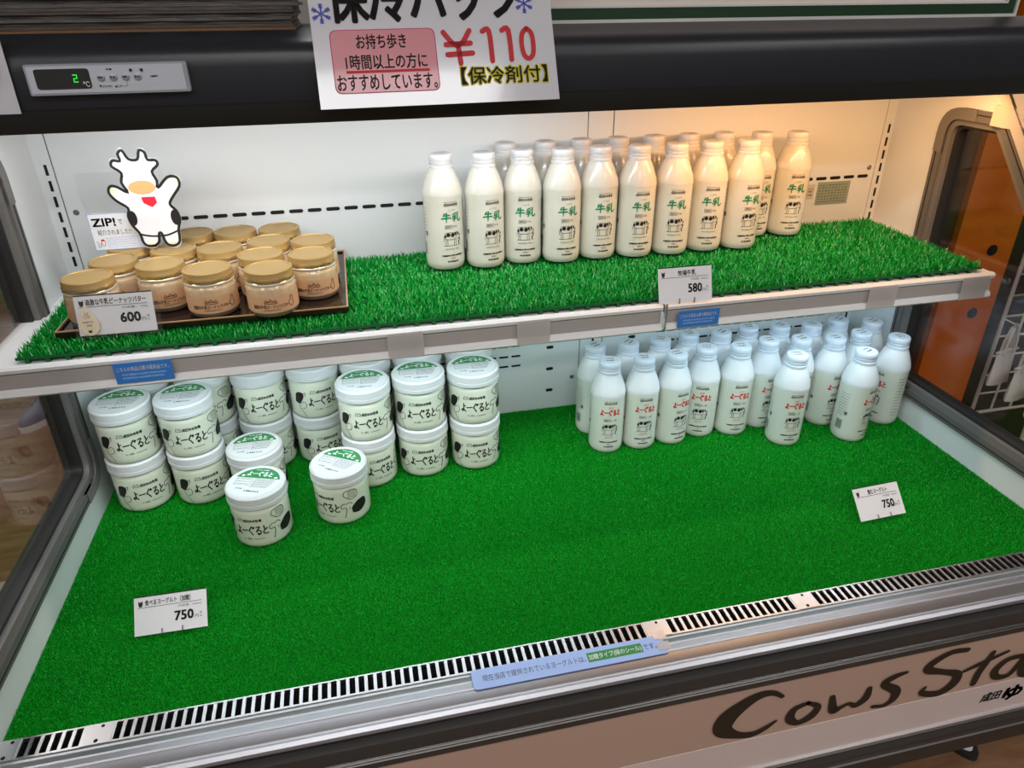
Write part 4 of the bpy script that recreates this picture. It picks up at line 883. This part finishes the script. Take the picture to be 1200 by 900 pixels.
for i in range(4):
    x = 0.0705 + i * 0.0118
    if bt is None: bt = MB().lathe([(0.0038, 0), (0.0038, 0.001), (0.003, 0.0016)], 16, 'ctrl_silver').build('button', ct, (x, -0.0066, 0.0160), (PI / 2, 0, 0), 40)
    else: link('button', bt.data, ct, (x, -0.0066, 0.0160), (PI / 2, 0, 0))
    P = MB().flat(dashes(x - 0.0026, 0.0150, x + 0.0026, 0.0022, 2, .8, i), 'ink', on_front(-0.0084)); P.build('print', ct)
for x in (0.1003, 0.1108): MB().lathe([(0.0016, 0), (0.0016, 0.0008)], 12, 'gasket').build('indicator', ct, (x, -0.0066, 0.0222), (PI / 2, 0, 0))
P = MB(); f = on_front(-0.0069); P.flat(text('▼DOWN', 0.0665, 0.0060, 0.0125, 0.0026), 'ink', f); P.flat(text('▲UP', 0.0815, 0.0060, 0.0070, 0.0026), 'ink', f); P.flat(stroke([(0.0890, 0.0072), (0.0940, 0.0072), (0.0940, 0.0110)], 0.0003, 1), 'ink', f); P.flat(dashes(0.1180, 0.0150, 0.1255, 0.0020, 5, .7, 9), 'ink', f); P.flat(dashes(0.0770, 0.0226, 0.0825, 0.0020, 2, .8, 9), 'ink', f); P.build('print', ct)

# ================================================================== ON TOP OF THE CANOPY
zz = 0.673; NS = 20; wl = ['bottom', 'second', 'third', 'fourth', 'fifth', 'sixth', 'seventh', 'eighth', 'ninth', 'tenth', 'eleventh', 'twelfth', 'thirteenth', 'fourteenth', 'fifteenth', 'sixteenth', 'seventeenth', 'eighteenth', 'nineteenth']
for i in range(NS):
    th = random.uniform(0.0024, 0.0042) if i else 0.003; m_ = 'sheet_wood' if i == 0 else ('sheet_dark', 'sheet_grey', 'sheet_dark', 'sheet_brown')[(i * 7) % 4]
    x1 = 0.398 + random.uniform(-0.008, 0.004); y0 = 0.345 + random.uniform(-0.003, 0.004)
    n = 24; fr_ = [(-0.10 + (x1 + 0.10) * k_ / n, y0 + 0.0010 * math.sin(k_ * 1.7 + i) + random.uniform(-0.0005, 0.0005)) for k_ in range(n + 1)]
    o = MB().prism(fr_ + [(x1 - 0.002, 0.59), (-0.10, 0.59)], zz, zz + th - 0.0004, m_, 'z').build('folded_sheet' if i else 'wooden_board')
    if i == 0: tag(o, 'thin wooden board at the bottom of the stack on the canopy', 'board')
    else: tag(o, f'dark folded sheet in the stack on the canopy, {wl[i]} from the bottom' if i < NS - 1 else 'topmost dark sheet of the stack on the canopy', 'sheet', 'dark sheets stacked on the canopy')
    zz += th
pf = thing('picture_frame', 'framed picture with green border and pale mat standing on the canopy', 'picture frame', (0.60, 0.402, 0.673)); w, h = 0.828, 0.30
def rl(d): return [(d, d), (w - d, d), (w - d, h - d), (d, h - d)]
MB().ring(rl(0), rl(0.004), -0.010, 0.012, 'pic_silver', 'y').build('frame', pf)
MB().ring(rl(0.004), rl(0.0175), -0.007, 0.010, 'pic_green', 'y').build('green_border', pf)
MB().ring(rl(0.0175), rl(0.020), -0.008, 0.010, 'pic_silver', 'y').build('inner_trim', pf)
MB().prism(rl(0.020), -0.004, 0.004, 'pic_mat', 'y').build('mat', pf)

# ================================================================== BEYOND THE GLASS ENDS
ob = thing('orange_board', 'bright orange upright board with round hole and painted reflection beyond the right glass end', 'board', (1.852, 0.80, FLOOR))
MB().box(0, 0, 0, 0.172, 0.03, 1.55, 'orange').build('board', ob)
for z in (0.767, 0.600): MB().lathe([(0.014, 0), (0.014, 0.002)], 18, 'slot_black').build('hole_and_reflection', ob, (0.112, 0, z), (PI / 2, 0, 0))  # lower black disc paints the reflection of the upper one
bb = thing('brown_cabinet', 'dark brown glossy cabinet left of the orange board', 'cabinet', (1.50, 0.815, FLOOR))
MB().box(0, 0, 0, 0.350, 0.4, 1.55, 'brown_board').build('body', bb); MB().box(0.16, -0.003, 0.02, 0.164, 0.0, 1.53, 'gasket').build('door_gap', bb)
db = tag(MB().box(2.026, 0.86, FLOOR, 3.0, 1.2, 1.0, 'dark_board').build('dark_cabinet'), 'near-black cabinet side behind the white wire rack', 'cabinet')
wr = thing('wire_rack', 'white wire grid rack beyond the right glass end', 'rack', (1.838, 0.60, 0))
XR, ZB, ZT = 0.42, -0.188, 0.62
MB().tube([(0, 0, ZT), (0, 0, ZB + 0.01), (0.003, 0, ZB + 0.003), (0.01, 0, ZB), (XR, 0, ZB), (XR, 0, ZT), (0, 0, ZT)], 0.0042, 'wire_white').build('outer_wire', wr, smooth=60)
for x in np.arange(0.055, XR, 0.055): MB().tube([(x, 0, ZB), (x, 0, ZT)], 0.0028, 'wire_white', 6).build('wire', wr)
for z in np.arange(ZB + 0.05, ZT, 0.05): MB().tube([(0, 0.004, z), (XR, 0.004, z)], 0.0024, 'wire_white', 6).build('wire', wr)
for x in (0.2, XR): MB().tube([(x, 0.01, ZB), (x, 0.01, FLOOR)], 0.006, 'wire_white').build('leg', wr)
def tote(name, loc, rz, sc_, label):
    t = thing(name, label, 'bag', loc, rz, 'white pouches on the wire rack')
    nx, nz = 10, 8; hw, ht, dp_ = 0.038 * sc_, 0.082 * sc_, 0.013 * sc_; mb = MB()
    for sgn in (-1, 1):
        vs = []; fs = []
        for j in range(nz + 1):
            v = j / nz
            for i in range(nx + 1):
                u = -1 + 2 * i / nx; e_ = (1 - u ** 4) * (1 - 0.75 * v) * (0.55 + 0.45 * math.sin(PI * min(1, v + 0.25)))
                vs.append((u * hw * (1 - 0.10 * v), sgn * dp_ * e_ + 0.0008 * math.sin(9 * u + 5 * v), -ht * (1 - v)))
        for j in range(nz):
            for i in range(nx):
                a = j * (nx + 1) + i; q = (a, a + 1, a + nx + 2, a + nx + 1); fs.append(q if sgn < 0 else q[::-1])
        mb.add(vs, fs, 'pouch')
    mb.build('bag_body', t, smooth=70)
    for yy in (-0.004, 0.004): MB().tube([(-hw * 0.45, yy, -0.012), (-hw * 0.42, yy, 0.02 * sc_), (-hw * 0.2, yy * 0.5, 0.052 * sc_), (0, 0, 0.060 * sc_), (hw * 0.2, yy * 0.5, 0.052 * sc_), (hw * 0.42, yy, 0.02 * sc_), (hw * 0.45, yy, -0.012)], 0.0034, 'pouch_seam', 6).build('handle', t, smooth=60)
    MB().box(-hw * 0.94, -0.0042, -0.006, hw * 0.94, 0.0042, -0.002, 'pouch_seam').build('hem', t)
    MB().tube([(0, 0.03, 0.062 * sc_), (0, -0.004, 0.057 * sc_), (0, -0.008, 0.064 * sc_)], 0.0018, 'wire_white', 6).build('hook', t)
tote('cloth_pouch', (1.815, 0.545, 0.012), 0.25, 1.0, 'white cloth pouch with handles on the rack, nearest the orange board')
tote('cloth_pouch', (1.826, 0.500, -0.006), 0.25, 1.0, 'white cloth pouch on the rack, second from the orange board')
tote('cloth_pouch', (1.840, 0.455, -0.024), 0.25, 1.0, 'white cloth pouch on the rack at the picture edge')
tote('cloth_pouch', (1.865, 0.560, 0.215), 0.25, 1.15, 'white cloth pouch high on the rack by the shelf end')
# shoe on the floor at the left
sh = thing('sneaker', 'dark purple-grey sneaker with white sole on the floor beyond the left glass', 'shoe', (-0.735, 1.93, FLOOR), -0.45); sh.scale = (0.8, 0.8, 0.8)
def shoe_out(s_, n=28):
    return [((0.045 + 0.006 * math.cos(a) - 0.008 * math.cos(a) ** 2) * math.sin(a) * s_, 0.135 * -math.cos(a) * s_) for a in [2 * PI * i / n for i in range(n)]]
MB().prism(shoe_out(1.0), 0, 0.028, 'shoe_sole', 'z').build('sole', sh, smooth=40)
vs = []; fs = []; n = 28; lev = [(0.97, 0.028, 0), (0.95, 0.05, 0.0), (0.86, 0.072, 0.012), (0.62, 0.092, 0.045), (0.50, 0.105, 0.06), (0.30, 0.108, 0.065)]
for s_, z, dy in lev: vs += [(x, y + dy, z) for x, y in shoe_out(s_, n)]
for j in range(len(lev) - 1):
    for i in range(n): fs.append((j * n + i, j * n + (i + 1) % n, (j + 1) * n + (i + 1) % n, (j + 1) * n + i))
fs.append(tuple((len(lev) - 1) * n + i for i in range(n)))
MB().add(vs, fs, 'shoe_upper').build('upper', sh, smooth=60)
for k_ in range(3): MB().tube([(-0.016, -0.035 + 0.022 * k_, 0.080 + 0.007 * k_), (0, -0.035 + 0.022 * k_, 0.086 + 0.007 * k_), (0.016, -0.035 + 0.022 * k_, 0.080 + 0.007 * k_)], 0.003, 'shoe_sole', 6).build('lace', sh)
# white plate with black rim low at the right
wt = thing('floor_plate', 'white rounded plate with black rim on the floor by the right end of the case', 'plate', (1.50, 0.085, FLOOR))
rp3 = round_poly([(-0.065, 0.06), (0.005, -0.045), (0.055, 0.06)], [0.012, 0.02, 0.012], 5)
MB().prism(rp3, 0, 0.012, 'gasket', 'z').build('rim', wt); MB().prism([(p[0] * 0.8 - 0.0005, p[1] * 0.78 + 0.007) for p in rp3], 0.012, 0.0135, 'sticker', 'z').build('top', wt)
